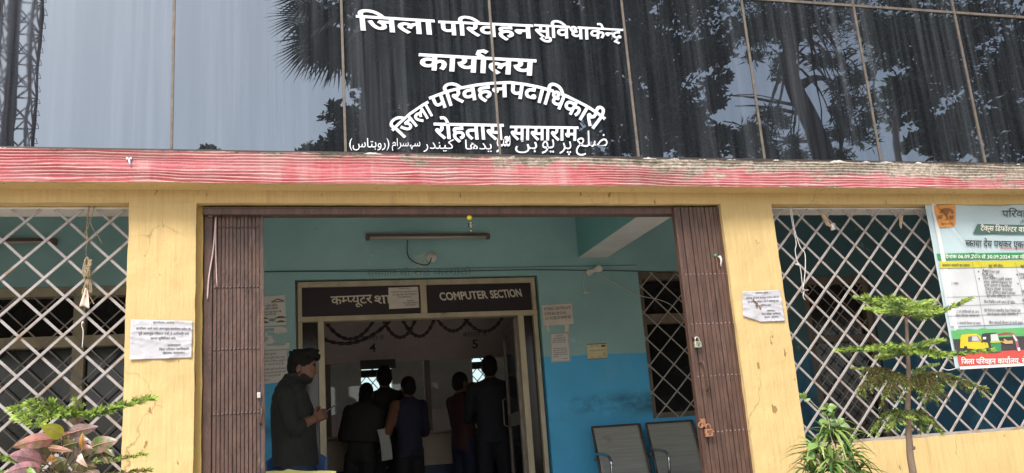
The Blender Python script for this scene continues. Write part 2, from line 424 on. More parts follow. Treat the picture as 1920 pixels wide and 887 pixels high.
def m_dark_glass():
    """black reflective curtain glass with rain-streaked dust on it"""
    m, nt, bs = _new('black_reflective_glass')
    s1 = _noise(nt, _coords(nt, (26, 1, 0.5), obj=False), 1.0, 5, 0.65)
    s2 = _noise(nt, _coords(nt, (5, 1, 0.35), obj=False), 1.0, 4, 0.6)
    sp = _noise(nt, _coords(nt, (70, 1, 55), obj=False), 1.0, 2, 0.5)
    s3 = _noise(nt, _coords(nt, (11, 1, 0.22), obj=False), 1.0, 3, 0.5)
    f = _math(nt, 'MULTIPLY', _ramp(nt, s1, [(0.38, 0.10), (0.68, 1.0)]), _ramp(nt, s2, [(0.38, 0.10), (0.66, 1.0)]))
    f = _math(nt, 'MAXIMUM', f, _math(nt, 'MULTIPLY', _ramp(nt, s3, [(0.58, 0.0), (0.70, 1.0)]), 0.6))
    f = _math(nt, 'MAXIMUM', f, _math(nt, 'MULTIPLY', _ramp(nt, sp, [(0.73, 0.0), (0.75, 1.0)]), 0.8))
    c = _mix(nt, f, (0.008, 0.009, 0.012, 1), (0.056, 0.062, 0.071, 1))
    nt.links.new(c, bs.inputs['Base Color'])
    bs.inputs['IOR'].default_value = 2.45; bs.inputs['Specular Tint'].default_value = (0.84, 0.93, 1.0, 1)
    nt.links.new(_ramp(nt, f, [(0.0, 0.0), (1.0, 0.03)]), bs.inputs['Roughness'])
    wv = _noise(nt, _coords(nt, (3.0, 1, 2.2), obj=False), 1.0, 2, 0.4)
    _bump(nt, bs, wv, 0.03, 0.02); return m
M_DGLASS = m_dark_glass()
M_JOINT = mat('brown_joint_sealant', (0.115, 0.092, 0.072), 0.6, var=0.3, scale=20)
M_RAIL = mat('dark_bottom_rail', (0.035, 0.025, 0.02), 0.6, var=0.3)
M_CHALK = mat('lime_smear', (0.55, 0.53, 0.50), 0.9, var=0.2, scale=30)
M_SIGNW = mat('white_sign_paint', (0.66, 0.68, 0.72), 0.5, var=0.10, scale=9, stretch=(1, 1, .3), spots=((0.34, 0.35, 0.37), 16, 0.60, 0.70), bump=.2)

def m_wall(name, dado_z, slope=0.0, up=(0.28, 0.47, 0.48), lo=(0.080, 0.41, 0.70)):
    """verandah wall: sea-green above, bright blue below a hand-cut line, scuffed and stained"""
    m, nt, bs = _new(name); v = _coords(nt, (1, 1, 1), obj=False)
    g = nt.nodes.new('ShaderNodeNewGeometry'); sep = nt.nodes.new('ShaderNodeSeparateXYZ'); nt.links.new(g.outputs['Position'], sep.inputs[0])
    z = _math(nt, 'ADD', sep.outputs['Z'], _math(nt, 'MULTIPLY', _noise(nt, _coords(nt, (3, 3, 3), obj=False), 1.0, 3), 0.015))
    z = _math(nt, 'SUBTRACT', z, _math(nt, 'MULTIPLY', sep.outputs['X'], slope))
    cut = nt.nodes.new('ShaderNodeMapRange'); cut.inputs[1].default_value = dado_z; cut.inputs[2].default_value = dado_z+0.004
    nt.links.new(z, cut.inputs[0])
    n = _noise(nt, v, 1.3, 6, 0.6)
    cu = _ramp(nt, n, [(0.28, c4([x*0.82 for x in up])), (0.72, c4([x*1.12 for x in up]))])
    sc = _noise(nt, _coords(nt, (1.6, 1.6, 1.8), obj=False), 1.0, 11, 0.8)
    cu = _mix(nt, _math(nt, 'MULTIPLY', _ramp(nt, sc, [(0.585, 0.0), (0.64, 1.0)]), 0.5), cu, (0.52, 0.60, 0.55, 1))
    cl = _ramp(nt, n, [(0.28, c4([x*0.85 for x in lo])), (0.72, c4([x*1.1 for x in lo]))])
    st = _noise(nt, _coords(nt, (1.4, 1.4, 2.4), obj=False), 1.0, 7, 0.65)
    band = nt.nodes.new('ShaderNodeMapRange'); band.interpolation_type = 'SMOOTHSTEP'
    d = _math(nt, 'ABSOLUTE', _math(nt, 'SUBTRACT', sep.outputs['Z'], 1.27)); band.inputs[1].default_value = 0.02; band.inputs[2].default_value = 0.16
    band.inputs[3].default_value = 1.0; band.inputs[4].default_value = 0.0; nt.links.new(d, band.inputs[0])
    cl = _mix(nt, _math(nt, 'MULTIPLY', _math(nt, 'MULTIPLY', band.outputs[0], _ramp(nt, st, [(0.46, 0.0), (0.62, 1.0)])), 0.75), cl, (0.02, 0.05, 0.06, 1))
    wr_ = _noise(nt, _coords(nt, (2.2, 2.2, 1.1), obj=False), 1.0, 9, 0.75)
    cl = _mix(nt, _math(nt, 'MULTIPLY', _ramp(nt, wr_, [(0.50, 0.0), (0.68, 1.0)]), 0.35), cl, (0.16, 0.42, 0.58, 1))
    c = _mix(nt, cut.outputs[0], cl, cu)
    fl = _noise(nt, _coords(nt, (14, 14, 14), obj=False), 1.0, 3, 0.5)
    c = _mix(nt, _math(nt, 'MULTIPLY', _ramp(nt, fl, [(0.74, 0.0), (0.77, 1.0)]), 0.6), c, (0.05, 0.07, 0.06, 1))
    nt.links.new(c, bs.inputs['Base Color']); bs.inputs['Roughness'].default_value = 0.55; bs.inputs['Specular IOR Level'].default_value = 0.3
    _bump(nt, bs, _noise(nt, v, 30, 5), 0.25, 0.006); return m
M_WALL = m_wall('verandah_wall_paint', 1.735)
M_ROOMW = mat('room_wall_paint', (0.62, 0.58, 0.55), 0.7, var=0.1)
M_WHITEW = mat('whitewash', (0.60, 0.58, 0.55), 0.85, var=0.12, scale=4, bump=0.2, bscale=20)
M_CEIL = mat('ceiling_whitewash', (0.74, 0.73, 0.69), 0.9, var=0.1, scale=3)
M_GATE = mat('red_oxide_gate_paint', (0.078, 0.041, 0.029), 0.42, var=0.35, scale=30, stretch=(1, 1, 0.25), bump=0.5, bscale=150, spots=((0.16, 0.10, 0.085), 18, 0.60, 0.72))
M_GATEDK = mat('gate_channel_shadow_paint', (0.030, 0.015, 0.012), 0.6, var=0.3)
M_RIVET = mat('worn_rivet', (0.30, 0.22, 0.19), 0.45, metal=0.3, var=0.3)
M_RIVETDK = mat('painted_rivet', (0.06, 0.030, 0.026), 0.4, var=0.3)
M_BAR = mat('off_white_grille_paint', (0.285, 0.262, 0.25), 0.5, var=0.15, scale=16, spots=((0.21, 0.145, 0.10), 9, 0.52, 0.66), bump=0.15)
M_BARIN = mat('grey_inner_grille_paint', (0.36, 0.34, 0.32), 0.5, var=0.2, scale=16)
M_FRAME = mat('cream_door_frame_paint', (0.42, 0.36, 0.25), 0.5, var=0.18, scale=9, stretch=(1, 1, 0.4), spots=((0.12, 0.08, 0.05), 7, 0.62, 0.72), bump=0.2)
M_WOOD = mat('brown_window_frame', (0.15, 0.115, 0.085), 0.5, var=0.25, scale=9, stretch=(1, 1, 0.4))
M_BOARD = mat('maroon_black_signboard', (0.018, 0.010, 0.014), 0.4, var=0.2)
M_BOARDTX = mat('cream_sign_paint', (0.62, 0.57, 0.46), 0.5, var=0.08)
M_DARKGL = mat('dark_room_glass', (0.012, 0.012, 0.013), 0.12, var=0.3)
M_FLOOR = mat('verandah_floor_cement', (0.46, 0.43, 0.39), 0.6, var=0.15, scale=3)
M_PAPER = mat('notice_paper', (0.405, 0.40, 0.425), 0.85, var=0.06, scale=20, bump=0.5, bscale=16)
M_PAPERD = mat('old_notice_paper', (0.62, 0.56, 0.49), 0.85, var=0.10, scale=9, bump=0.2, bscale=30)
M_PAPERC = mat('cream_card', (0.62, 0.56, 0.34), 0.8, var=0.08, scale=12)
M_INK = mat('notice_ink', (0.045, 0.045, 0.055), 0.8, var=0.0)
M_INKG = mat('faded_wall_ink', (0.15, 0.215, 0.21), 0.8, var=0.1)
M_RUST = mat('rusty_steel', (0.30, 0.135, 0.07), 0.7, metal=0.2, var=0.3, scale=60, bump=0.3)
M_STEEL = mat('dull_steel', (0.55, 0.52, 0.45), 0.35, metal=0.9, var=0.12, scale=40)
M_BRASSY = mat('pale_padlock_steel', (0.42, 0.44, 0.33), 0.4, metal=0.5, var=0.15, scale=60)
M_CHROME = mat('chrome_tube', (0.70, 0.70, 0.72), 0.12, metal=1.0, var=0.03)
M_ROPE = mat('jute_rope', (0.23, 0.18, 0.11), 0.95, var=0.25, scale=80)
M_CLOTH = mat('cream_rag', (0.66, 0.54, 0.45), 0.9, var=0.12, scale=25)
M_WIREW = mat('white_wire', (0.62, 0.60, 0.58), 0.5, var=0.08)
M_WIREB = mat('black_wire', (0.015, 0.018, 0.018), 0.5, var=0.1)
M_PLASTW = mat('white_plastic', (0.66, 0.64, 0.58), 0.4, var=0.08)
M_TUBEB = mat('brown_tube_batten', (0.115, 0.075, 0.06), 0.4, var=0.15)
M_TUBEG = mat('unlit_tube_glass', (0.42, 0.36, 0.31), 0.25, var=0.04)
M_BULB = mat('frosted_bulb', (0.74, 0.66, 0.62), 0.25, var=0.03)
M_LEMON = mat('lemon_skin', (0.66, 0.55, 0.02), 0.45, var=0.1, scale=60, bump=0.15)
M_CHILI = mat('dried_charm', (0.03, 0.028, 0.018), 0.6, var=0.3, scale=60)
M_BONE = mat('pale_bead', (0.60, 0.57, 0.48), 0.5, var=0.1)
M_GARL = mat('dark_tinsel_garland', (0.028, 0.016, 0.018), 0.8, var=0.3, scale=50)
M_SOIL = mat('ground_soil', (0.26, 0.21, 0.155), 0.95, var=0.2, scale=1.2, bump=0.4, bscale=8)
M_PAVE = mat('forecourt_concrete', (0.42, 0.39, 0.345), 0.9, var=0.15, scale=0.8, bump=0.3, bscale=12)
# ------------------------------------------------------------------ ground and floors
GZ = -0.65; FZ = 0.17
FY = 4.80                                      # front of the pillars
LY = 4.66                                      # front of the pink ledge
GY = 4.70                                      # face of the black glass
BY = 7.80                                      # back wall of the verandah
CZ = 3.07                                      # verandah ceiling
g = MB(); g.add([(-1500, -1500, GZ), (1500, -1500, GZ), (1500, 1500, GZ), (-1500, 1500, GZ)], [(0, 1, 2, 3)])
tag(g.build('ground', M_SOIL), kind='structure')
g = MB(); g.box(-9, 14, -12, 4.4, GZ-0.2, GZ+0.004)
tag(g.build('forecourt', M_PAVE), kind='structure')
g = MB(); g.box(-5.5, 10.5, 4.72, 13.0, GZ-0.1, FZ)
tag(g.build('floor', M_FLOOR), kind='structure')

# ------------------------------------------------------------------ the office building
B = thing('office_building', (1.2, 4.8, GZ), 'single storey transport office with yellow pillars, pink ledge and black glass fascia', 'building')
X0, X1 = -5.5, 10.5
def bpart(name, m, fn, **k):
    mb = MB(); fn(mb); return mb.build(name, m, k.pop('parent', B), **k)
PL, PR = (-0.705, -0.375), (2.690, 3.045)
BEAMZ = 2.306
# pillars
bpart('pillar', M_YEL, lambda b: rough_box(b, PL[0], PL[1], FY, FY+0.30, FZ-0.4, BEAMZ+0.002, 0.035, 0.004, 11))
bpart('pillar', M_YEL, lambda b: rough_box(b, PR[0], PR[1], FY, FY+0.30, FZ-0.4, BEAMZ+0.002, 0.035, 0.004, 11))
bpart('pillar', M_YEL, lambda b: rough_box(b, -4.05, -3.70, FY, FY+0.30, FZ-0.4, BEAMZ+0.002, 0.10, 0.004, 11))
bpart('pillar', M_YEL, lambda b: rough_box(b, 6.10, 6.46, FY, FY+0.30, FZ-0.4, BEAMZ+0.002, 0.10, 0.004, 11))
bpart('pillar', M_YEL, lambda b: rough_box(b, X1-0.3, X1, FY, FY+0.30, FZ-0.4, BEAMZ+0.002, 0.10, 0.004, 11))
bpart('pillar', M_YEL, lambda b: rough_box(b, X0, X0+0.3, FY, FY+0.30, FZ-0.4, BEAMZ+0.002, 0.10, 0.004, 11))
# narrow plaster returns beside the gate
bpart('door_reveal', M_YEL2, lambda b: rough_box(b, PL[1], PL[1]+0.032, FY+0.06, FY+0.30, FZ, BEAMZ, 0.04, 0.004, 12))
# sill walls under the two big grilles
for a, b_ in ((PL[0]-2.995, PL[0]), (PR[1], 6.10), (6.46, X1-0.3), (X0+0.3, -4.05)):
    bpart('sill_wall', M_YEL, lambda b: rough_box(b, a, b_, FY+0.012, FY+0.25, GZ, 0.815, 0.06, 0.004, 8))
bpart('plinth', M_YEL2, lambda b: b.box(X0, X1, FY-0.03, FY+0.011, GZ-0.05, FZ-0.02), bevel=0.01)
# beam over the openings
bpart('lintel_beam', M_YEL, lambda b: rough_box(b, X0, X1, FY+0.002, FY+0.23, BEAMZ, 2.60, 0.06, 0.003, 8))
bpart('beam_soffit', M_WHITEW, lambda b: b.box(X0, X1, FY+0.075, FY+0.226, BEAMZ-0.012, BEAMZ-0.004))
# pink ledge: a projecting slab with a combed, wavy face
def ledge_face(b):
    nx, nzr = 560, 104; za, zb = 2.372, 2.541; CR = []
    def fn(u, w):
        x = -1.8+8.0*u; z = za+(zb-za)*w
        z0 = z+0.016*nz(x*0.8, 3.0)+0.008*nz(x*2.3, 9.0, z*5)+0.004*nz(x*6.1, 2.0, z*12)+0.010*nz(x*0.6, z*9)
        ph = (z0/0.0176+0.45*nz(x*1.7, z*24, 7)+0.2*nz(x*7, z*40, 3)) % 1.0
        s = (ph/0.72) if ph < 0.72 else (1-(ph-0.72)/0.28)          # slow rise, sharp lip: the drag marks of a comb
        s = s*s*(3-2*s); k = 0.30+1.1*max(0, 0.5+1.3*nz(x*1.6+4, z*16)); CR.append(s*min(1, k))
        d = -0.0062*s*k+0.004*nz(x*2.4, z*14, 2.0)+0.0016*nz(x*17, z*60, 5)
        zz = z
        if w == 0: zz += 0.003*nz(x*5, 1.0)+0.002*nz(x*31, 4.0)
        if w == 1: zz += 0.004*nz(x*6, 5.0)+0.0045*abs(nz(x*19, 8.0))
        return (x, LY+d, zz)
    b.grid(fn, nx, nzr); n = nx+1
    top = [b.v[nzr*n+i] for i in range(n)]; bot = [b.v[i] for i in range(n)]
    o = len(b.v); b.v.extend([(p[0], FY+0.2, 2.541) for p in top])
    for i in range(nx): b.f.append([nzr*n+i, nzr*n+i+1, o+i+1, o+i]); b.mi.append(0)
    o = len(b.v); b.v.extend([(p[0], FY+0.001, 2.374) for p in bot])
    for i in range(nx): b.f.append([i+1, i, o+i, o+i+1]); b.mi.append(1)
    b.crest = CR+[0.4]*(2*n)
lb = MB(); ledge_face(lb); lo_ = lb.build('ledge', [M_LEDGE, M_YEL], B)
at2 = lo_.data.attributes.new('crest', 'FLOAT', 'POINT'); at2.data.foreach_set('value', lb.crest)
bpart('ledge', M_LEDGE, lambda b: b.box(X0, -1.8, LY, FY+0.2, 2.374, 2.54)); bpart('ledge', M_LEDGE, lambda b: b.box(6.2, X1, LY, FY+0.2, 2.374, 2.54))
# black glass fascia: one pane per bay, two rows, over a dark bottom rail
JX = [-5.5, -4.74, -3.89, -3.04, -2.19, -1.345, -0.4935, 0.404, 1.278, 2.134, 2.980, 3.826, 4.644, 5.49, 6.34, 7.19, 8.04, 8.89, 9.70, 10.5]
ZT = 3.675; ZB = 2.566
PG = random.Random(14)
for i in range(len(JX)-1):
    for (za, zb) in ((ZB, ZT-0.008), (ZT+0.008, 4.80)):
        # every pane sits at a very slightly different angle, so mirrored shapes step from pane to pane
        a, c = JX[i]+0.0065, JX[i+1]-0.0065; o = [PG.uniform(0.0, 0.0030) for _ in range(3)]; o.append(o[1]+o[2]-o[0]); ys = [GY+q-min(o) for q in o]
        bpart('glass_panel', M_DGLASS, lambda b: b.add([(a, ys[0], za), (c, ys[1], za), (c, ys[3], zb), (a, ys[2], zb)]+[(a, GY+.014, za), (c, GY+.014, za), (c, GY+.014, zb), (a, GY+.014, zb)], [(0, 1, 2, 3), (5, 4, 7, 6), (4, 0, 3, 7), (1, 5, 6, 2), (3, 2, 6, 7), (4, 5, 1, 0)]))
for x in JX[1:-1]:
    bpart('panel_joint', M_JOINT, lambda b: b.box(x-0.0072, x+0.0072, GY-0.007, GY+0.014, ZB, 4.80), bevel=0.002)
bpart('panel_joint', M_JOINT, lambda b: [b.box(JX[i]+0.0085, JX[i+1]-0.0085, GY-0.006, GY+0.014, ZT-0.0085, ZT+0.0085) for i in range(len(JX)-1)])
bpart('bottom_rail', M_RAIL, lambda b: b.box(X0, X1, GY-0.012, GY+0.014, 2.5405, ZB-0.001), bevel=0.002)
bpart('fascia_backing', M_RAIL, lambda b: b.box(X0, X1, GY+0.015, GY+0.10, 2.5405, 4.80))
def smears(b):
    r = random.Random(5)
    for x in (-1.3, 0.42, 0.55, 1.35, 2.2, 2.36, 2.55, 2.75, 3.05, 3.5, 3.7, 3.86, 4.1, 4.3, 4.66, 4.9):
        w = r.uniform(0.05, 0.17); h = r.uniform(0.008, 0.02); n = 12
        pts = [(x+w*(k/n-0.5), GY-0.0135, 2.5415) for k in range(n+1)]+[(x+w*(0.5-k/n), GY-0.0135, 2.545+h*math.sin(math.pi*k/n)*(0.6+0.4*r.random())) for k in range(n+1)]
        q = MB(); q.poly(pts, 0.0012, (0, -1, 0)); q.build('plaster_smear', M_CHALK, B)
smears(None)
bpart('parapet', M_WHITEW, lambda b: b.box(X0, X1, GY+0.02, 13.3, 4.805, 4.95))

# the painted words on the glass
SG = lambda px, py: at(px, py, GY-0.0022)
def lettering(fn, m=M_SIGNW): mb = MB(); fn(mb); return mb.build('lettering', m, B)
lettering(lambda b: (text_px(b, 'जिला', (669, 29.5), (812, 38.3), 26.5, SG, .02, fat=.007, lean=-.16), text_px(b, 'परिवहन', (823, 40), (997, 47.3), 24.5, SG, .02, fat=.008, lean=-.12),
    text_px(b, 'सुविधा', (1002, 46.5), (1105, 52), 22, SG, .02, fat=.007, lean=-.1), text_px(b, 'केन्द्र', (1106.5, 52), (1167, 55.5), 19.5, SG, .02, fat=.006)))
lettering(lambda b: text_px(b, 'कार्यालय', (787, 101.5), (1003, 113), 28.5, SG, .02, fat=.01))
lettering(lambda b: (text_px(b, 'जिला', (735, 243), (801, 191), 27, SG, .02, fat=.007, ctrl=(766, 209)), text_px(b, 'परिवहन', (805, 183), (953, 153.5), 28, SG, .02, fat=.008, ctrl=(868, 155)),
    text_px(b, 'पदाधिकारी', (956.5, 153.5), (1134, 221), 29, SG, .02, fat=.008, ctrl=(1060, 163))))
lettering(lambda b: (text_px(b, 'रोहतास,', (814, 231.5), (953, 234), 28, SG, .02, fat=.007, lean=-.1), text_px(b, 'सासाराम', (957, 237), (1083, 238.5), 25, SG, .02, fat=.006)))
def urdu(b):
    for s, x0, x1, y0, y1 in (('(\uFEB1\uFE8E\uFE98\uFBA8\uFEED\uFEAD)', 655, 730, 262, 286), ('\uFEE1\uFE8D\uFEAE\uFEB4\uFBA9\uFEB3', 735, 788, 262, 287), ('\uFEAD\uFEAA\uFEE8\uFBFF\uFB90', 794, 851, 264, 289),
            ('\uFE8E\uFBAC\uFEAA\uFBFE', 872, 922, 265, 289), ('\uFEEE\uFEB3', 931, 957, 257, 290), ('\uFEE6\uFBA8', 966, 1007, 266, 291), ('\uFEEE\uFBFE', 1016, 1039, 264, 292), ('\uFEAE\uFB58', 1049, 1071, 268, 295), ('\uFECA\uFEE0\uFEBF', 1080, 1139, 248, 296)):
        fit_px(b, s, x0, x1, y0-3, y1-4, SG, -0.002)
lettering(urdu)

# ------------------------------------------------------------------ big diamond grilles in the front openings
def grille(xa, xb, za, zb, y, ox, oz, hx, hz, w, t, two=True):
    """flat bars crossing at 2*hx by 2*hz, clipped to the opening; the / bars lie in front of the \\ bars"""
    mb = MB()
    for s in (1, -1):
        k = -120
        while k < 120:
            # line: x = ox + 2*hx*k + s*hx/hz*(z-oz)
            f = lambda z: ox+2*hx*k+s*hx/hz*(z-oz)
            g_ = lambda x: oz+(x-ox-2*hx*k)*s*hz/hx
            pts = []
            for z in (za, zb):
                if xa <= f(z) <= xb: pts.append((f(z), z))
            for x in (xa, xb):
                if za < g_(x) < zb: pts.append((x, g_(x)))
            if len(pts) >= 2:
                p, q = min(pts), max(pts); jr = random.Random(k*7+s*3+int(xa*10)); p = (p[0]+jr.uniform(-.0022, .0022), p[1]); q = (q[0]+jr.uniform(-.0022, .0022), q[1])
                if abs(p[0]-q[0]) > 0.02:
                    yy = y+(0.0 if s == 1 else t+0.001)
                    mb.bar((p[0], yy, p[1]), (q[0], yy, q[1]), t, w, (0, 0, 1)) if False else _flat(mb, p, q, yy, w, t)
            k += 1
    return mb
def _flat(mb, p, q, y, w, t):
    d = Vector((q[0]-p[0], 0, q[1]-p[1])).normalized(); n = Vector((-d.z, 0, d.x))*w/2; P_ = Vector((p[0], y, p[1])); Q_ = Vector((q[0], y, q[1])); o = Vector((0, t, 0))
    vs = [P_-n, P_+n, Q_+n, Q_-n, P_-n+o, P_+n+o, Q_+n+o, Q_-n+o]
    mb.add(vs, [(0, 3, 2, 1), (4, 5, 6, 7), (0, 1, 5, 4), (2, 3, 7, 6), (1, 2, 6, 5), (0, 4, 7, 3)])
grille(-3.70, PL[0], 0.815, BEAMZ-0.013, 4.875, -1.205, 2.226, 0.1, 0.0985, 0.0142, 0.007).build('window_grille', M_BAR, B, bevel=0.0015, segs=1)
grille(PR[1], 6.10, 0.815, BEAMZ-0.013, 4.875, 3.301, 2.241, 0.0912, 0.0945, 0.0142, 0.007).build('window_grille', M_BAR, B, bevel=0.0015, segs=1)
bpart('grille_rail', M_BAR, lambda b: b.box(PR[1], 6.10, 4.868, 4.90, 0.816, 0.834)); bpart('grille_rail', M_BAR, lambda b: b.box(-3.70, PL[0], 4.868, 4.90, 0.816, 0.834))

# ------------------------------------------------------------------ verandah shell
WT = 0.20
def back_wall(b):
    # openings: left window, doorway, right window, far right doorway
    ops = [(-3.10, -0.62, 0.50, 2.475), (0.205, 2.395, FZ, 2.49), (3.40, 4.25, 1.12, 2.505)]
    x = X0
    for (a, c, z0, z1) in ops:
        b.box(x, a, BY, BY+WT, FZ, CZ)
        if z0 > FZ: b.box(a, c, BY, BY+WT, FZ, z0)
        b.box(a, c, BY, BY+WT, z1, CZ); x = c
    b.box(x, 4.70, BY, BY+WT, FZ, CZ)
bpart('back_wall', M_WALL, back_wall)
M_WALLD = m_wall('shaded_bay_wall', 1.66, up=(0.07, 0.155, 0.18), lo=(0.020, 0.105, 0.185))  # the dimness of the right bay is put into these darker wall colours
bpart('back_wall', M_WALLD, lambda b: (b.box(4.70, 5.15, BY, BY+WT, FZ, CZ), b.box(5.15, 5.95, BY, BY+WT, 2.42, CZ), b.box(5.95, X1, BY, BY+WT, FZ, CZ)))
bpart('verandah_ceiling', M_CEIL, lambda b: b.box(X0, X1, FY+0.24, 13.2, CZ, CZ+0.15))
M_TEAL = mat('sea_green_paint', (0.17, 0.40, 0.39), 0.55, var=0.1, scale=2)
bpart('ceiling_beam', [M_TEAL, M_CEIL], lambda b: (b.box(2.815, 3.112, FY+0.24, BY, 2.655, CZ), setattr(b, 'cur', 1), b.box(2.817, 3.110, FY+0.24, BY, 2.650, 2.6548)))
bpart('ceiling_beam', [M_TEAL, M_CEIL], lambda b: (b.box(-0.72, -0.42, FY+0.24, BY, 2.655, CZ), setattr(b, 'cur', 1), b.box(-0.718, -0.422, FY+0.24, BY, 2.650, 2.6548)))
bpart('end_wall', M_WALL, lambda b: b.box(X0, X0+0.2, FY+0.30, 13.0, FZ, CZ)); bpart('end_wall', M_WALL, lambda b: b.box(X1-0.2, X1, FY+0.30, 13.0, FZ, CZ))
bpart('front_infill', M_WHITEW, lambda b: b.box(X0, X1, FY+0.10, FY+0.239, 2.60, 4.80))
bpart('roof_slab', M_WHITEW, lambda b: b.box(X0, X1, FY+0.24, 13.2, 4.70, 4.80))
bpart('wall_strip', mat('wall_batten', (0.10, 0.22, 0.22), 0.6), lambda b: b.box(-0.45, 3.39, BY-0.006, BY, 2.566, 2.572))
# inside room: side walls, far wall with two small grilled windows
FYW = 12.9
wins = []
for (pa, pb) in (((676, 682), (737, 742)), ((884, 667), (914, 726))):
    a = at(pa[0], pa[1], FYW); c = at(pb[0], pb[1], FYW); wins.append((a.x, c.x, c.z, a.z))
CLZ = 2.32                                     # above this an unseen gap is added to light the room, behind the counter's upper boards
def far_wall(b):
    x = X0+0.2
    for (a, c, z0, z1) in [(-0.20, 0.45, 1.15, 2.3)]+wins+[(3.72, 4.5, 1.15, 2.3)]:  # first and last openings are added out of view to let more light in
        b.box(x, a, FYW, FYW+0.15, FZ, CLZ); b.box(a, c, FYW, FYW+0.15, FZ, z0); b.box(a, c, FYW, FYW+0.15, z1, CLZ); x = c
    b.box(x, X1-0.2, FYW, FYW+0.15, FZ, CLZ)
bpart('far_wall', M_ROOMW, far_wall)
bpart('room_wall', M_ROOMW, lambda b: b.box(-0.35, -0.25, BY+WT, FYW, FZ, CZ)); bpart('room_wall', M_ROOMW, lambda b: b.box(4.6, 4.7, BY+WT, FYW, FZ, CZ))
for (a, c, z0, z1) in wins:
    zm = z0+(z1-z0)*0.70
    gm = grille(a, c, z0, z1, FYW+0.06, a, z0, 0.085, 0.1, 0.012, 0.008)
    gm.box(a, c, FYW+0.02, FYW+0.10, zm-0.05, zm+0.05)
    gm.build('back_window', M_RAIL, B)

# doorway joinery: outer frame, transom with two sign boards, posts, side panes, open door
YD = BY+0.05
def dz(px, py, y=YD): return at(px, py, y)
z_top = 2.47; z_t0, z_t1 = 2.165, 2.435
bpart('door_frame', M_FRAME, lambda b: (b.box(0.225, 2.375, YD-0.02, YD+0.09, 2.430, 2.478), b.box(0.225, 2.375, YD-0.03, YD+0.09, 2.125, 2.170),
     b.box(1.295, 1.352, YD-0.028, YD+0.09, 2.170, 2.430), b.box(0.225, 0.262, YD-0.02, YD+0.09, FZ, 2.125), b.box(2.335, 2.375, YD-0.02, YD+0.09, FZ, 2.125),
     b.box(0.225, 0.262, YD-0.02, YD+0.09, 2.170, 2.430), b.box(2.335, 2.375, YD-0.02, YD+0.09, 2.170, 2.430),
     b.box(0.392, 0.445, YD-0.026, YD+0.09, FZ, 2.125), b.box(2.185, 2.240, YD-0.026, YD+0.09, FZ, 2.125)), bevel=0.004)
M_PANE = mat('dark_side_pane', (0.020, 0.016, 0.018), 0.15, var=0.2)
bpart('side_pane', M_PANE, lambda b: b.box(0.262, 0.392, YD+0.03, YD+0.04, FZ, 2.125)); bpart('side_pane', M_PANE, lambda b: b.box(2.240, 2.335, YD+0.03, YD+0.04, FZ, 2.125))
YS = YD+0.008
s1 = bpart('signboard', M_BOARD, lambda b: b.box(0.262, 1.295, YS, YS+0.012, 2.170, 2.430)); s2 = bpart('signboard', M_BOARD, lambda b: b.box(1.352, 2.335, YS, YS+0.012, 2.170, 2.430))
SB = lambda px, py: at(px, py, YS-0.002)
mb = MB(); text_px(mb, 'कम्प्यूटर', (620, 556.5), (696, 553), 15, SB, .012, lean=-.1); text_px(mb, 'शाखा', (700, 555), (768, 552), 15, SB, .012, lean=-.1); mb.build('lettering', M_BOARDTX, s1)
mb = MB(); text_px(mb, 'COMPUTER', (822, 549), (911, 545), 14.5, SB, .015, head=.70, lean=-.2, fat=.015); text_px(mb, 'SECTION', (917, 545), (976, 541.5), 14.5, SB, .015, head=.70, lean=-.2, fat=.015); mb.build('lettering', M_BOARDTX, s2)
# open door leaf, swung into the room
hx, hy = 2.18, YD+0.06; ang = R(97); dx, dy = -math.cos(ang), math.sin(ang)
def leafpt(u, v, z): return (hx+dx*u-dy*0+v*dy, hy+dy*u-v*dx, z)
def leaf_box(b, u0, u1, z0, z1, t0=-0.018, t1=0.018):
    ps = [leafpt(u, v, z) for z in (z0, z1) for (u, v) in ((u0, t0), (u1, t0), (u1, t1), (u0, t1))]
    b.add(ps, [(0, 1, 2, 3), (7, 6, 5, 4), (0, 4, 5, 1), (1, 5, 6, 2), (2, 6, 7, 3), (3, 7, 4, 0)])
DW = 0.86
d = bpart('door', mat('grey_brown_door_paint', (0.17, 0.145, 0.115), .5, var=.2, scale=9), lambda b: (leaf_box(b, 0, 0.07, FZ+0.02, 2.11), leaf_box(b, DW-0.07, DW, FZ+0.02, 2.11), leaf_box(b, 0.07, DW-0.07, 2.02, 2.11), leaf_box(b, 0.07, DW-0.07, 1.15, 1.27), leaf_box(b, 0.07, DW-0.07, FZ+0.02, 0.32)), bevel=0.004)
bpart('glass', M_PANE, lambda b: (leaf_box(b, 0.07, DW-0.07, 1.27, 2.02, -0.004, 0.004), leaf_box(b, 0.07, DW-0.07, 0.32, 1.15, -0.004, 0.004)), parent=d)
bpart('handle', mat('dull_handle', (.16, .14, .12), .5, metal=.5), lambda b: b.tube([leafpt(DW-0.035, v, z) for v, z in ((-0.018, 1.16), (-0.06, 1.18), (-0.06, 1.42), (-0.018, 1.44))], 0.008, 8), parent=d)

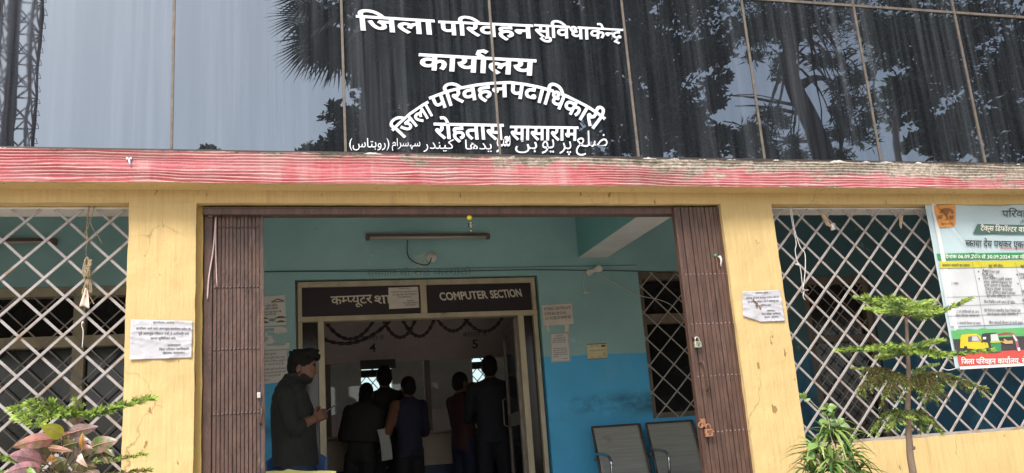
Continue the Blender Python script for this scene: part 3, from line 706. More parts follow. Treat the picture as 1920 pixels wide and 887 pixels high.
# windows in the back wall
M_WGR = M_BARIN
def window(xa, xb, za, zb, post, mull, gox, ghx, fm=M_FRAME):
    w = bpart('window', fm, lambda b: [b.box(xa, xb, BY+0.03, BY+0.13, zb-0.075, zb), b.box(xa, xb, BY+0.03, BY+0.13, za, za+0.05), b.box(xa, xa+0.05, BY+0.03, BY+0.13, za+0.05, zb-0.075), b.box(xb-0.05, xb, BY+0.03, BY+0.13, za+0.05, zb-0.075)]
        +[b.box(p-0.045, p+0.045, BY+0.035, BY+0.13, za+0.05, zb-0.075) for p in post]+[b.box(xa+0.05, xb-0.05, BY+0.025, BY+0.125, m_-0.045, m_+0.045) for m_ in mull], bevel=0.003)
    bpart('pane', M_DARKGL, lambda b: b.box(xa+0.05, xb-0.05, BY+0.128, BY+0.136, za+0.05, zb-0.075), parent=w)
    gm = grille(xa, xb, za, zb, BY-0.002+0.01, gox, zb-0.02, ghx, ghx, 0.011, 0.006)
    gm.build('grille', M_WGR, w)
    return w
window(-3.10, -0.62, 0.50, 2.475, (-2.30, -1.50), (2.03,), -1.9, 0.15)
window(3.40, 4.25, 1.12, 2.505, (), (2.05,), 3.55, 0.125, M_WOOD)
# closed brown door in the far right opening with a light grille
fd = bpart('door', M_WOOD, lambda b: (b.box(5.15, 5.23, BY+0.02, BY+0.12, FZ, 2.42), b.box(5.87, 5.95, BY+0.02, BY+0.12, FZ, 2.42), b.box(5.23, 5.87, BY+0.02, BY+0.12, 2.34, 2.42), b.box(5.23, 5.87, BY+0.02, BY+0.12, 1.75, 1.82)), bevel=0.004)
bpart('panel', M_PANE, lambda b: (b.box(5.23, 5.87, BY+0.08, BY+0.09, FZ, 1.75), b.box(5.23, 5.87, BY+0.08, BY+0.09, 1.82, 2.34)), parent=fd)
grille(5.23, 5.87, FZ+0.05, 2.34, BY+0.025, 5.3, 2.3, 0.09, 0.09, 0.009, 0.005).build('grille', M_WGR, fd)
# faint words left on the plaster over the doorway
mb = MB(); WB = lambda px, py: at(px, py, BY-0.0015)
text_px(mb, 'रामपाल सी', (688, 507), (768, 506), 11, WB, -.012, 2); text_px(mb, 'रोड करगोठी', (775, 506), (884, 504), 11, WB, -.012, 2)
mb.build('faded_lettering', M_INKG, B)
# ------------------------------------------------------------------ collapsible steel gate, two leaves
def gate_leaf(x0, x1, y, n, rows, label, plate=0.0, light=False):
    t = thing('collapsible_gate', ((x0+x1)/2, y, FZ), label, 'gate', 'leaves of the collapsible gate')
    zt = 2.292; w = (x1-x0-plate)/n; mb = MB(); bk = MB(); rv = MB()
    if plate: mb.box(x0, x0+plate*0.9, y-0.004, y+0.03, FZ+0.01, zt)
    r = random.Random(int(x0*100)+3)
    for i in range(n):
        a = x0+plate+w*i+0.0016; c = a+w-0.0032; j = r.uniform(-0.003, 0.003); l = r.uniform(-0.0012, 0.0012)
        # a channel: web in front and two returns
        zb = FZ+0.01
        vs = [(a, y+j, zb), (c, y+j, zb), (c+l, y+j, zt), (a+l, y+j, zt), (a, y+0.03, zb), (c, y+0.03, zb), (c+l, y+0.03, zt), (a+l, y+0.03, zt)]
        mb.add(vs, [(0, 1, 2, 3), (0, 3, 7, 4), (1, 5, 6, 2), (3, 2, 6, 7), (0, 4, 5, 1)])
        for z in rows:
            z = z+0.002*r.uniform(-1, 1); xm = (a+c)/2+l*0.5
            rv.lathe((xm, y+j, z), [(0.0062 if not light else 0.0042, 0.0), (0.0055 if not light else 0.004, -0.0025), (0.002, -0.0042)], (0, 1, 0), 8)
    bk.box(x0+0.002, x1-0.002, y+0.032, y+0.038, FZ+0.01, zt)  # solid dark backing sheets stand for the shade in the gaps between channels
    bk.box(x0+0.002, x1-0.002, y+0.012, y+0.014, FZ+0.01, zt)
    mb.build('channel_bars', M_GATE, t, bevel=0.001, segs=1); bk.build('gap_shade', M_GATEDK, t); rv.build('rivets', M_RIVET if light else M_RIVETDK, t)
    return t
YGL, YGR = 4.885, 4.828
gl = lambda px, py: at(px, py, YGL); gr = lambda px, py: at(px, py, YGR)
rowsL = [gl(435, 427).z, gl(435, 539).z, gl(435, 655).z, gl(435, 776).z, 0.70, 0.42]
rowsR = [gr(1310, 514).z, gr(1320, 607).z, gr(1345, 704).z, gr(1375, 807).z, 0.66, 0.40]
gateL = gate_leaf(gl(383, 500).x, gl(487, 500).x, YGL, 12, rowsL, 'dark brown collapsible gate leaf folded against the left yellow pillar', plate=0.045)
gateR = gate_leaf(gr(1281, 500).x, PR[0]+0.012, YGR, 11, rowsR, 'dark brown collapsible gate leaf with two padlocks folded against the right pillar', light=True)
xe = gr(1281, 500).x
# steel channel the gate hangs from
bpart('gate_track', M_GATE, lambda b: (b.box(PL[1]+0.03, PR[0], 4.845, 4.92, BEAMZ-0.052, BEAMZ-0.0125), b.box(PL[1]+0.03, PR[0], 4.838, 4.842, BEAMZ-0.020, BEAMZ-0.0125)), bevel=0.003)
# edge bars, handle, hasps
mb = MB(); mb.box(xe-0.020, xe-0.001, YGR-0.008, YGR+0.034, FZ+0.02, 2.29); mb.build('closing_bar', M_GATE, gateR, bevel=0.003)
mb = MB(); xl = gl(487, 500).x; mb.box(xl+0.001, xl+0.022, YGL-0.006, YGL+0.034, FZ+0.02, 2.29); mb.build('closing_bar', M_GATE, gateL, bevel=0.003)
h0, h1 = gr(1311, 683), gr(1325, 733)
mb = MB(); mb.tube(spline([h0+V(0, 0, .004), h0+V(0.012, -0.035, 0), V(h1.x-0.004, h1.y-0.038, h1.z+.03), h1+V(0, -0.005, 0)], 5), 0.006, 8); mb.build('handle', M_GATE, gateR, smooth=True)
p = gr(1299, 630)
mb = MB(); mb.box(p.x-0.012, p.x+0.016, p.y-0.016, p.y-0.009, p.z-0.016, p.z+0.012); mb.tube([p+V(0.0, -0.014, 0)+V(0.016*math.cos(a), 0, 0.016*math.sin(a)) for a in [k*math.pi/5 for k in range(11)]], 0.0035, 6); mb.build('hasp', M_GATE, gateR, bevel=0.001)
p = gr(1316, 797)
mb = MB(); mb.tube([p+V(-0.012, -0.012, 0)+V(0.015*math.cos(a), 0, 0.015*math.sin(a)) for a in [k*math.pi/6 for k in range(13)]], 0.004, 6); mb.box(p.x-0.01, p.x+0.02, p.y-0.012, p.y-0.007, p.z-0.01, p.z+0.035); mb.build('hasp', M_RUST, gateR, bevel=0.001)
p = gl(485, 742)
mb = MB(); mb.box(p.x-0.008, p.x+0.010, p.y-0.03, p.y-0.008, p.z-0.014, p.z+0.014); mb.build('latch_plate', M_STEEL, gateL, bevel=0.002)
p = gl(489, 770); mb = MB(); mb.tube([p+V(0, -0.012, .02), p+V(0.006, -0.03, 0), p+V(0, -0.03, -.06), p+V(0, -0.01, -.07)], 0.006, 7); mb.build('handle', M_GATE, gateL, smooth=True)
def padlock(c, w, h, m, label, ms):
    t = thing('padlock', c, label, 'padlock', 'padlocks on the gate')
    mb = MB(); mb.box(c.x-w/2, c.x+w/2, c.y-0.011, c.y+0.011, c.z-h/2, c.z+h/2); mb.build('body', m, t, bevel=0.004, segs=3)
    mb = MB(); mb.tube([c+V(-w*0.3, 0, h/2-0.005)]+[c+V(-w*0.3*math.cos(a), 0, h/2+0.012+w*0.33*math.sin(a)) for a in [k*math.pi/8 for k in range(9)]]+[c+V(w*0.3, 0, h/2-0.005)], 0.0042, 8); mb.build('shackle', ms, t, smooth=True)
    mb = MB(); mb.lathe(c+V(0, -0.0115, -h*0.18), [(0.0, -0.001), (0.005, -0.001), (0.005, 0.0005), (0.0, 0.0005)], (0, 1, 0), 10)
    for k in (-1, 0, 1): mb.box(c.x-w*0.34, c.x+w*0.34, c.y-0.0122, c.y-0.0112, c.z+h*0.2+k*0.006-0.001, c.z+h*0.2+k*0.006+0.001)
    mb.build('keyhole_plate', M_RAIL, t)
padlock(gr(1305, 647)+V(0, -0.022, 0), 0.042, 0.036, M_BRASSY, 'pale steel padlock hooked through the upper hasp of the right gate leaf', M_STEEL)
padlock(gr(1326, 812)+V(0, -0.022, 0), 0.046, 0.044, M_RUST, 'rusty brown padlock hanging from the lower hasp of the right gate leaf', M_RUST)
# ribbons and scraps tied to the gate
a = gl(405, 408)+V(0, -.012, 0)
mb = MB(); mb.tube(spline([a, gl(400, 470)+V(0, -.016, 0), gl(392, 520)+V(0, -.014, 0), gl(389, 562)+V(0, -.012, 0)], 6), 0.0042, 6); mb.tube(spline([a, gl(405, 470)+V(0, -.02, 0), gl(407, 538)+V(0, -.012, 0)], 6), 0.0028, 6)
tag(mb.build('ribbon', mat('pink_white_ribbon', (0.52, 0.38, 0.36), 0.7, var=0.1), smooth=True), 'thin pinkish ribbon with two tails hanging down the left gate leaf', 'ribbon')
p = gl(395, 404)+V(0, -.008, 0); mb = MB(); mb.box(p.x-.012, p.x+.012, p.y-.002, p.y, p.z-.007, p.z+.007)
tag(mb.build('paper_tag', M_CLOTH), 'small cream paper tag stuck at the top of the left gate leaf', 'tag')
p = gr(1340, 480)+V(0, -.012, 0); q = gr(1346, 508)+V(0, -.014, 0)
t = thing('tied_scrap', p, 'green and white plastic scrap tied high on the right gate leaf', 'scrap')
mb = MB(); mb.ball(p, .012, 8, 6, (1, .7, .9)); mb.build('green_knot', mat('green_plastic', (0.05, 0.20, 0.11), 0.5), t, smooth=True)
mb = MB(); mb.grid(lambda u, v: p+V(0.012+0.020*u+0.012*v+0.006*math.sin(5*v), -0.01*math.sin(3*u+2*v)-.004, -0.005-0.065*v), 3, 6); mb.build('white_flap', M_PLASTW, t, smooth=True, solid=0.001)
mb = MB(); mb.tube(spline([p, p+V(.003, -.003, -.05), p+V(.0, 0, -.085), p+V(.022, 0, -.115)], 5), 0.002, 5); mb.build('string', mat('red_string', (0.25, 0.12, 0.07), 0.8), t)

# ------------------------------------------------------------------ paper notices
def paper(label, Y, tl, tr, br, bl, lines, m=M_PAPER, wr=0.009, cut=None, name='notice', ink=M_INK, hole=None, group=None, off=0.0, wfreq=9.0, nu=44, nv=34, boxes=(), stains=None, cat='notice'):
    """sheet between four photograph corners on the plane Y; lines = (text, x0, x1, y, height) as fractions of the sheet"""
    tl, tr, br, bl = [np.array(p, float) for p in (tl, tr, br, bl)]
    P2 = lambda u, v: (tl*(1-u)+tr*u)*(1-v)+(bl*(1-u)+br*u)*v
    seed = sum(ord(ch) for ch in label) % 97
    def S(u, v, lift=0.0):
        q = P2(u, v); p = at(q[0], q[1], Y)
        d = wr*(0.25+0.5*nz(p.x*wfreq*0.6, p.z*wfreq*2.2, seed)+0.45*(0.5-abs(nz(p.x*wfreq*0.9+2*p.z, p.z*wfreq*3.2, seed+5))*2)+.15*nz(p.x*60, p.z*90, seed))
        edge = max(0, 1-min(u, 1-u, v, 1-v)/0.06)
        return V(p.x, p.y-0.0015-max(0.0004, d)*(1+0.3*edge)-lift, p.z)
    c = P2(0.5, 1.0); base = at(c[0], c[1], Y)
    t = thing(name, base, label, cat, group)
    mb = MB()
    if cut is None: mb.grid(lambda u, v: S(u, 1-v), nu, nv)
    else:
        # drop the cells that fall in the torn-away part
        n0 = MB(); n0.grid(lambda u, v: S(u, 1-v), nu, nv)
        keep = []
        for j in range(nv):
            for i in range(nu):
                if not cut((i+0.5)/nu, 1-(j+0.5)/nv): keep.append(n0.f[j*nu+i])
        mb.v = n0.v; mb.f = keep; mb.mi = [0]*len(keep)
    mb.build('sheet', m, t, smooth=True, solid=0.0006)
    if lines:
        pr = MB(); W = np.linalg.norm(tr-tl); H = np.linalg.norm(bl-tl)
        for (s, x0, x1, y, h) in lines:
            vs, fs, w = shape_text(s, off, 1); out = []
            for gx, gy, ly in vs: out.append(S(x0+(x1-x0)*gx/w, y+(0.622-gy)/0.622*h, 0.0016+ly))
            pr.add(out, fs)
        pr.build('print', ink, t)
    for (nm, u0, u1, v0, v1, bmat) in boxes:
        bx = MB(); bx.grid(lambda u, v: S(u0+(u1-u0)*u, v1+(v0-v1)*v, 0.0010), 8, 6); bx.build(nm, bmat, t, smooth=True)
    return t, S
ORDER = [('कार्यालय-आदेश', .36, .70, .045, .05), ('कार्यालय आने वाले आगन्तुक कार्यालय प्रवेश के', .09, .97, .20, .055), ('पूर्व आगन्तुक रजिस्टर पंजी में उपस्थिति दर्ज', .13, .94, .325, .055),
         ('करना सुनिश्चित करें।', .33, .74, .45, .055), ('आदेशानुसार', .60, .82, .63, .048), ('जिला परिवहन पदाधिकारी,', .47, .96, .735, .05), ('रोहतास, सासाराम।', .53, .89, .835, .05)]
paper('wrinkled white office order pasted on the left yellow pillar', FY-0.003, (245.5, 599), (361.5, 602), (359.5, 671), (243, 675), ORDER, off=.006)
pl2, S2 = paper('white office order with a torn lower corner on the right yellow pillar', FY-0.004, (1391, 547), (1461, 544), (1471.5, 602), (1393, 605), [(s, a*.97+.0, b*.97, y, h) for s, a, b, y, h in ORDER], off=.006,
      cut=lambda u, v: (v > 0.80+u*0.42*1.0 and u < 0.45 and (v-0.80) > u*0.47))
sp = MB(); rr = random.Random(4)
for k in range(16):
    u = .25+.012*k*0.9+rr.uniform(-.03, .03); v = .26+.02*k+rr.uniform(-.03, .03); s = rr.uniform(.008, .03)
    sp.poly([S2(u+s*math.cos(a)*rr.uniform(.5, 1.2), v+2*s*math.sin(a)*rr.uniform(.5, 1.2), .003+k*0.0001) for a in [2*math.pi*i/7 for i in range(7)]])
sp.build('brown_stain', mat('brown_stain', (0.14, 0.07, 0.035), 0.9), pl2)
paper('white office order taped over the end of the maroon signboard', YS-0.004, (728, 539.5), (784, 537.5), (786, 577), (729.5, 579.5), ORDER, M_PAPERD, wr=.002, off=.008)
BW = BY-0.002
M_PAPERW = mat('grey_white_wall_notice', (0.60, 0.58, 0.56), 0.85, var=0.06)
txt = lambda s, n: [s]*n
tP, SP_ = paper('upper wall notice with small vehicle drawings left of the doorway', BW, (462, 558), (535, 553), (537, 609), (464, 613),
      [('आवश्यक सूचना', .05, .45, .19, .05), ('वाहन प्रदूषण जांच केन्द्र', .12, .78, .30, .06), ('में वाहन की जांच अवश्य', .12, .80, .40, .06), ('कराये तथा प्रमाण पत्र साथ रखें', .12, .88, .52, .05), ('यात्रा के समय सावधान रहें', .12, .74, .60, .05)], M_PAPERW, wr=.001, group='wall notices', off=.01)
M_DRAW = mat('printed_drawing', (0.10, 0.09, 0.05), 0.8); dr = MB()
for (u, v, w, h) in ((.42, .74, .12, .035), (.86, .74, .14, .04), (.42, .88, .13, .04), (.86, .88, .12, .035)):
    dr.poly([SP_(u+w*x, v+h*y, .002) for x, y in ((-1, .8), (-1, -.2), (-.6, -.3), (-.4, -1), (.4, -1), (.7, -.2), (1, 0), (1, .8))])
dr.poly([SP_(u, v, .0024) for u, v in ((.62, .20), (.80, .10), (.97, .19), (.90, .19), (.80, .14), (.70, .19))]); dr.poly([SP_(u, v, .0026) for u, v in ((.62, .20), (.97, .20), (.95, .225), (.66, .23))])
dr.build('drawing', M_DRAW, tP)
M_EMB = mat('printed_emblem_green', (0.13, 0.30, 0.28), 0.8); e = MB()
e.poly([SP_(.64+.09*math.cos(a), .81+.055*math.sin(a), .002) for a in [2*math.pi*k/14 for k in range(14)]]); e.build('emblem', M_EMB, tP)
rg = random.Random(12)
paper('torn remains of an old bill between the two wall notices left of the doorway', BW, (466, 615), (543, 611), (544, 654), (468, 658), [], M_PAPERW, wr=.001, group='wall notices', nu=26, nv=16,
      cut=lambda u, v: (nz(u*4.0, v*5.5, 3.3) > -0.02-0.35*abs(u-0.55)) and not (v > 0.82 and u > .1), name='torn_bill', cat='torn bill')
paper('lower wall notice with ruled text behind the standing man', BW, (466, 660), (537, 656), (541, 716), (470, 722), [('आवश्यक सूचना', .28, .72, .08, .05), ('सर्वसाधारण को सूचित किया जाता', .2, .95, .20, .045), ('है कि कार्यालय में बिना अनुमति', .2, .95, .30, .045), ('के प्रवेश करना मना है', .2, .9, .40, .045), ('वाहन संबंधी सभी कार्य समय', .2, .95, .55, .045), ('पर काउन्टर से सम्पर्क करें', .2, .95, .65, .045), ('किसी भी दलाल से बचें', .2, .8, .75, .045), ('आदेशानुसार', .2, .5, .87, .04)], M_PAPERW, wr=.0015, group='wall notices', off=.004)
paper('white card reading fitness certificate right of the doorway', BW-0.001, (1016, 572.5), (1072, 569), (1076, 607), (1019, 611), [('FITNESS CERTIFICATE', .06, .96, .14, .13), ('के लिए RECEPTION', .06, .78, .38, .13), ('COUNTER पर सम्पर्क करें।', .06, .94, .60, .13)], M_PAPERD, wr=.001, group='wall notices', off=.006)
paper('ragged torn strip of white paper below the fitness certificate card', BW, (1022, 606), (1067, 606), (1066, 622), (1026, 622), [], M_PAPERD, wr=.001, group='wall notices', name='torn_bill', cat='torn bill',
      cut=lambda u, v: not (u > .82 or v < .12+.25*abs(nz(u*6, 2.0)) or (u < .12)) and v > .18*math.sin(u*9+1)**2)
paper('tall narrow printed notice with a border right of the doorway', BW, (1031, 625), (1066, 623), (1070, 677.5), (1033.5, 680), [('आवश्यक सूचना', .30, .68, .09, .035), ('इस कार्यालय के सभी', .18, .78, .17, .035), ('वाहन स्वामी को सूचित', .12, .82, .24, .035), ('किया जाता है कि अपने', .12, .80, .31, .035), ('वाहन का कर समय पर', .12, .84, .52, .035), ('जमा करें अन्यथा नियम', .12, .86, .59, .035), ('के अनुसार कार्रवाई की', .12, .86, .66, .035), ('जायेगी सभी कागजात', .12, .86, .73, .035), ('साथ लायें', .12, .36, .80, .035), ('आदेश', .60, .86, .88, .035)], M_PAPERW, wr=.001, group='wall notices', off=.006,
      boxes=[('border', .03, .045, .02, .98, M_INK), ('border', .955, .97, .02, .98, M_INK), ('border', .03, .97, .02, .03, M_INK), ('border', .03, .97, .97, .98, M_INK)])
paper('cream card with pencil writing where green paint meets blue', BW, (1100, 646), (1137, 644), (1139, 671.5), (1102, 674), [('सूचना आवेदन', .15, .62, .10, .06), ('कार्यालय समय प्रतिदिन', .12, .95, .42, .05), ('फोन', .78, .92, .62, .08), ('रोहतास', .76, .95, .74, .08), ('समय १० बजे से ५ बजे', .12, .95, .86, .05)], M_PAPERC, wr=.001, group='wall notices',
      boxes=[('border', 0, 1, -.03, .03, M_WOOD), ('border', 0, 1, .97, 1.02, M_WOOD), ('border', .72, .94, .08, .22, M_DRAW)])

# ------------------------------------------------------------------ lights and wires on the back wall
def tube_light(xa, xb, z, label):
    t = thing('tube_light', ((xa+xb)/2, BY, z), label, 'tube light', 'unlit tube lights')
    mb = MB(); mb.box(xa, xb, BY-0.045, BY-0.001, z+0.002, z+0.034); mb.build('batten', M_TUBEB, t, bevel=0.004)
    mb = MB(); mb.tube([(xa+0.03, BY-0.055, z-0.006), (xb-0.03, BY-0.055, z-0.006)], 0.0125, 12); mb.build('tube', M_TUBEG, t, smooth=True)
    for x in (xa+0.012, xb-0.012):
        mb = MB(); mb.box(x-0.016, x+0.016, BY-0.072, BY-0.02, z-0.024, z+0.022); mb.build('end_cap', M_TUBEB, t, bevel=0.004)
tube_light(0.826, 1.948, 2.853, 'unlit brown tube light high on the wall over the doorway')
tube_light(-2.82, -1.68, 2.838, 'unlit tube light seen through the left diamond grille')
c = at(809, 482, BY); t = thing('wiring_rose', c, 'small round white wiring rose on the wall under the tube light', 'wiring rose')
mb = MB(); mb.lathe(c, [(0.0, -0.030), (0.026, -0.028), (0.030, -0.012), (0.048, -0.010), (0.050, 0.0)], (0, 1, 0), 20); mb.build('base', M_PLASTW, t, smooth=True)
W_ = lambda px, py, d=0.012: at(px, py, BY-d)
mb = MB(); mb.tube(spline([W_(764, 450), W_(763.5, 470), W_(767, 483), W_(778, 492), W_(795, 497), W_(805, 494), W_(809, 483, .035)], 6), 0.004, 6)
tag(mb.build('light_cable', M_WIREB, smooth=True), 'black cable looping from the tube light to the wiring rose', 'cable')
mb = MB(); mb.tube(spline([W_(440, 510), W_(560, 509), W_(700, 509), W_(840, 509), W_(985, 506), W_(1100, 507), W_(1210, 509), W_(1290, 513)], 6), 0.0035, 5)
tag(mb.build('wall_wire', M_WIREB, smooth=True), 'thin dark wire running along the green wall above the doorway', 'wire')
c = at(1104, 509.5, BY); t = thing('light_bulb', c, 'white bulb in an angled holder on the green wall right of the doorway', 'bulb')
ax = V(0.75, -0.65, 0.18).normalized()
mb = MB(); mb.lathe(c+V(0, -.005, -.01), [(0.032, 0.0), (0.03, 0.012), (0.020, 0.016)], (0, -1, 0), 16); mb.lathe(c+V(0.0, -.02, -.008), [(0.012, -.01), (0.021, 0.0), (0.021, 0.035), (0.017, 0.045)], ax, 14); mb.build('holder', M_PLASTW, t, smooth=True)
mb = MB(); mb.lathe(c+V(0, -.02, -.008)+ax*.04, [(0.013, 0), (0.016, .012), (0.029, .035), (0.034, .055), (0.030, .075), (0.016, .089), (0.0, .093)], ax, 18); mb.build('bulb', M_BULB, t, smooth=True)
mb = MB(); mb.tube(spline([W_(1096, 514), W_(1094, 528), W_(1095, 545)], 5), 0.0035, 5); r_ = random.Random(3)
mb.tube(spline([W_(1092+r_.uniform(0, 18), 545+r_.uniform(0, 6), .01+.01*r_.random()) for _ in range(12)], 4), 0.003, 5)
tag(mb.build('hanging_flex', M_WIREW, smooth=True), 'short white flex ending in a tangle below the bulb', 'wire')
mb = MB(); mb.tube(spline([W_(1122, 512), W_(1150, 530), W_(1175, 543), W_(1202, 555), W_(1235, 562), W_(1262, 575), W_(1290, 610, .03)], 6), 0.0032, 5)
tag(mb.build('window_wire', M_WIREW, smooth=True), 'pale wire sagging from the bulb to the small grilled window', 'wire')

# lemon and chilli charm hanging from the gate track
p = at(880, 408, 4.87); t = thing('lemon_charm', p, 'yellow lemon with dark charm hanging on a thread in the gateway', 'charm')
mb = MB(); mb.ball(p, 0.0165, 14, 10, (1, 1, .95)); mb.build('lemon', M_LEMON, t, smooth=True)
mb = MB(); mb.tube([p+V(0, 0, .055), p+V(0, 0, -.075)], 0.0012, 5); mb.build('thread', M_WIREB, t)
mb = MB(); q = p+V(0.003, 0, -.046)
mb.lathe(q, [(0.002, -.028), (0.011, -.016), (0.017, 0.0), (0.012, .016), (0.004, .026)], (0, 0, 1), 10, sy=.6)
for s in (-1, 1):
    mb.tube([q+V(s*.012, 0, -.004), q+V(s*.020, -.004, -.014)], [.003, .001], 5); mb.tube([q+V(s*.012, 0, .008), q+V(s*.019, -.004, .014)], [.003, .001], 5)
mb.build('dark_charm', M_CHILI, t, smooth=True)
mb = MB()
for k in range(4): mb.box(q.x-.006, q.x+.006, q.y-.0135, q.y-.0115, q.z-.014+k*.009-.0015, q.z-.014+k*.009+.0015)
mb.ball(q+V(0.001, 0, -.033), .004, 8, 6); mb.build('pale_beads', M_BONE, t)

# ------------------------------------------------------------------ things tied to the big grilles
YG_ = 4.862
G = lambda px, py, d=0.0: at(px, py, YG_-d)
t = thing('tied_rope', G(165, 383), 'knotted jute rope with a cream rag tied to the left diamond grille', 'rope')
mb = MB(); mb.tube(spline([G(168, 381), G(164, 410, .006), G(163, 440, .004), G(167, 452, .006)], 6), 0.0040, 6); mb.tube(spline([G(179, 382), G(168, 418, .01), G(158, 440, .004)], 5), 0.0030, 6)
mb.tube(spline([G(164, 402, .008), G(172, 425, .012), G(182, 440, .01), G(191, 456, .006)], 5), 0.0022, 5); mb.tube([G(162, 450, .004), G(161, 486, .006)], 0.0016, 5)
r2 = random.Random(9)
for k in range(4):
    mb.tube(spline([G(158+r2.uniform(0, 14), 487+r2.uniform(0, 58), .006+.015*r2.random()) for _ in range(7)], 4), 0.0046, 6)
mb.tube(spline([G(160, 486, .01), G(156, 510, .012), G(161, 530, .01), G(155, 548, .012), G(160, 556, .01)], 5), 0.006, 6); mb.build('rope', M_ROPE, t, smooth=True)
mb = MB(); a, b_ = G(162, 540, .014), G(160, 576, .010)
mb.grid(lambda u, v: a.lerp(b_, v)+V((u-.5)*(.012+.036*v)-.004*v, -.006*math.sin(6*u+v), .006*math.sin(5*u)*v), 6, 8); mb.build('rag', M_CLOTH, t, smooth=True, solid=0.0012)
mb = MB(); mb.tube(spline([G(165, 552, .008), G(172, 562, .004), G(176, 570, .004)], 4), .003, 5); mb.tube([G(158, 576, .006), G(156, 602, .004)], .0008, 4); mb.build('loose_end', M_ROPE, t)
mb = MB(); mb.tube(spline([G(156, 603), G(153, 610, .004), G(156, 622, .004), G(154, 652, .002)], 5), .0022, 5); mb.ball(G(155, 605), .006, 7, 5)
tag(mb.build('grille_string', M_WIREW, smooth=True), 'short white string hanging on the left grille below the rag', 'string')
mb = MB(); mb.tube(spline([G(1480, 384), G(1484, 410, .008), G(1490, 440, .006), G(1493, 458, .006), G(1491, 470, .006), G(1494, 488, .004)], 6), .0028, 5); mb.tube(spline([G(1483, 386), G(1490, 430, .01), G(1500, 462, .008), G(1509, 475, .006), G(1510, 500, .004), G(1508, 525, .004), G(1505, 545, .003)], 6), .0028, 5)
mb.tube(spline([G(1494, 488, .004), G(1497, 497, .01), G(1491, 495, .01), G(1500, 500, .008), G(1506, 540, .004), G(1516, 544, .003)], 5), .0024, 5); mb.tube(spline([G(1508, 545, .003), G(1506, 556, .003), G(1510, 563, .003)], 4), .0024, 5)
tag(mb.build('loose_wire', M_WIREW, smooth=True), 'loose white wire dangling from the top of the right grille', 'wire')
M_FOIL = mat('brown_dry_husk', (0.34, 0.24, 0.15), 0.6, var=0.25, scale=30); mb = MB()
mb.grid(lambda u, v: G(1537, 399, .012)+V(.055*u*(.6+.4*v)+.03*v, -.018*math.sin(3.1*u)*(1-.3*v), -.012*u-.085*v-.02*u*v), 6, 8)
t = thing('dry_husk', G(1548, 415), 'curled brown husk caught at the top of the right grille', 'husk'); mb.build('curl', M_FOIL, t, smooth=True, solid=.001)
mb = MB(); mb.grid(lambda u, v: G(1556, 420, .014)+V(.045*u, -.01*math.sin(4*u), -.045*v+.01*u), 4, 4); mb.build('silver_flap', mat('silver_lining', (.55, .53, .48), .35, metal=.4), t, smooth=True, solid=.001)
mb = MB(); mb.poly([G(1687, 405, .008), G(1694, 402, .008), G(1690, 430, .006), G(1686, 422, .010)], .0012)
tag(mb.build('paper_scrap', M_FOIL), 'small brown paper scrap caught on the right grille near the banner', 'scrap')
# small white cable clip on the pink ledge
p = at(242, 299, LY-.006); t = thing('cable_clip', p, 'small white plastic clip stuck on the pink ledge', 'clip')
mb = MB(); mb.ball(p+V(-.008, 0, .004), .008, 8, 6); mb.ball(p+V(.008, 0, .005), .007, 8, 6); mb.build('head', M_SIGNW, t, smooth=True)
mb = MB(); mb.tube([p, p+V(.004, -.006, -.02), p+V(.008, -.004, -.034)], [.006, .005, .004], 7); mb.build('tail', mat('bluish_plastic', (.45, .5, .66), .4), t, smooth=True)
# ------------------------------------------------------------------ printed flex banner tied on the right grille
YB = 4.835
bt = thing('flex_banner', at(1795, 692, YB), 'printed vehicle tax banner with auto rickshaws hung on the right grille', 'banner')
_bx0, _bz1 = at(1788.5, 692, YB).x, at(1741, 384, YB).z; _bz0 = at(1795, 692, YB).z; _bx1 = _bx0+1.9
def bwarp(x, z, lift=0.0):
    u = (x-_bx0); v = (_bz1-z)/( _bz1-_bz0)
    d = 0.008*nz(u*2.2, v*2.5, 4)+0.004*nz(u*7, v*6, 9)
    # the long diagonal fold running down from the top left corner
    s = (u-0.13)*0.80-v*0.62*1.0+0.06
    d += 0.014*math.exp(-(s/0.018)**2)-0.008*math.exp(-((s-0.045)/0.03)**2)
    s2 = u*0.5-v*0.2-0.36; d += 0.006*math.exp(-(s2/0.02)**2)
    d += 0.010*math.exp(-v/0.06)*math.sin(u*8)
    return V(x, YB-0.014-d-lift*1.5, z)
BP = lambda px, py, lift=0.004: (lambda p: bwarp(p.x, p.z, lift))(at(px, py, YB))
mb = MB(); mb.grid(lambda u, v: bwarp(_bx0+(_bx1-_bx0)*u, _bz0+(_bz1-_bz0)*v), 240, 120)
M_BAN = mat('banner_vinyl_pale_blue', (0.36, 0.45, 0.47), 0.38, var=0.10, scale=1.5, stretch=(1, 1, 2))
mb.build('sheet', M_BAN, bt, smooth=True, solid=.001)
def rect(px0, py0, px1, py1, col, name, lift=.003, sl=0.0, shape=None):
    """printed patch following the banner; px0.. at its left edge, right edge in photograph pixels (may run past the frame)"""
    a = at(px0, py0, YB); b = at(px0, py1, YB); x1 = at(px1, py0, YB).x; a.x = max(a.x, _bx0+(.004 if name == 'white_margin' else .018))
    m_ = MB(); m_.grid(lambda u, v: bwarp(a.x+(x1-a.x)*u, b.z+(a.z-b.z)*v, lift), max(2, int((x1-a.x)/.008)), max(2, int((a.z-b.z)/.008)))
    return m_.build(name, mat(name+'_print', col, .45, var=.06), bt, smooth=True)
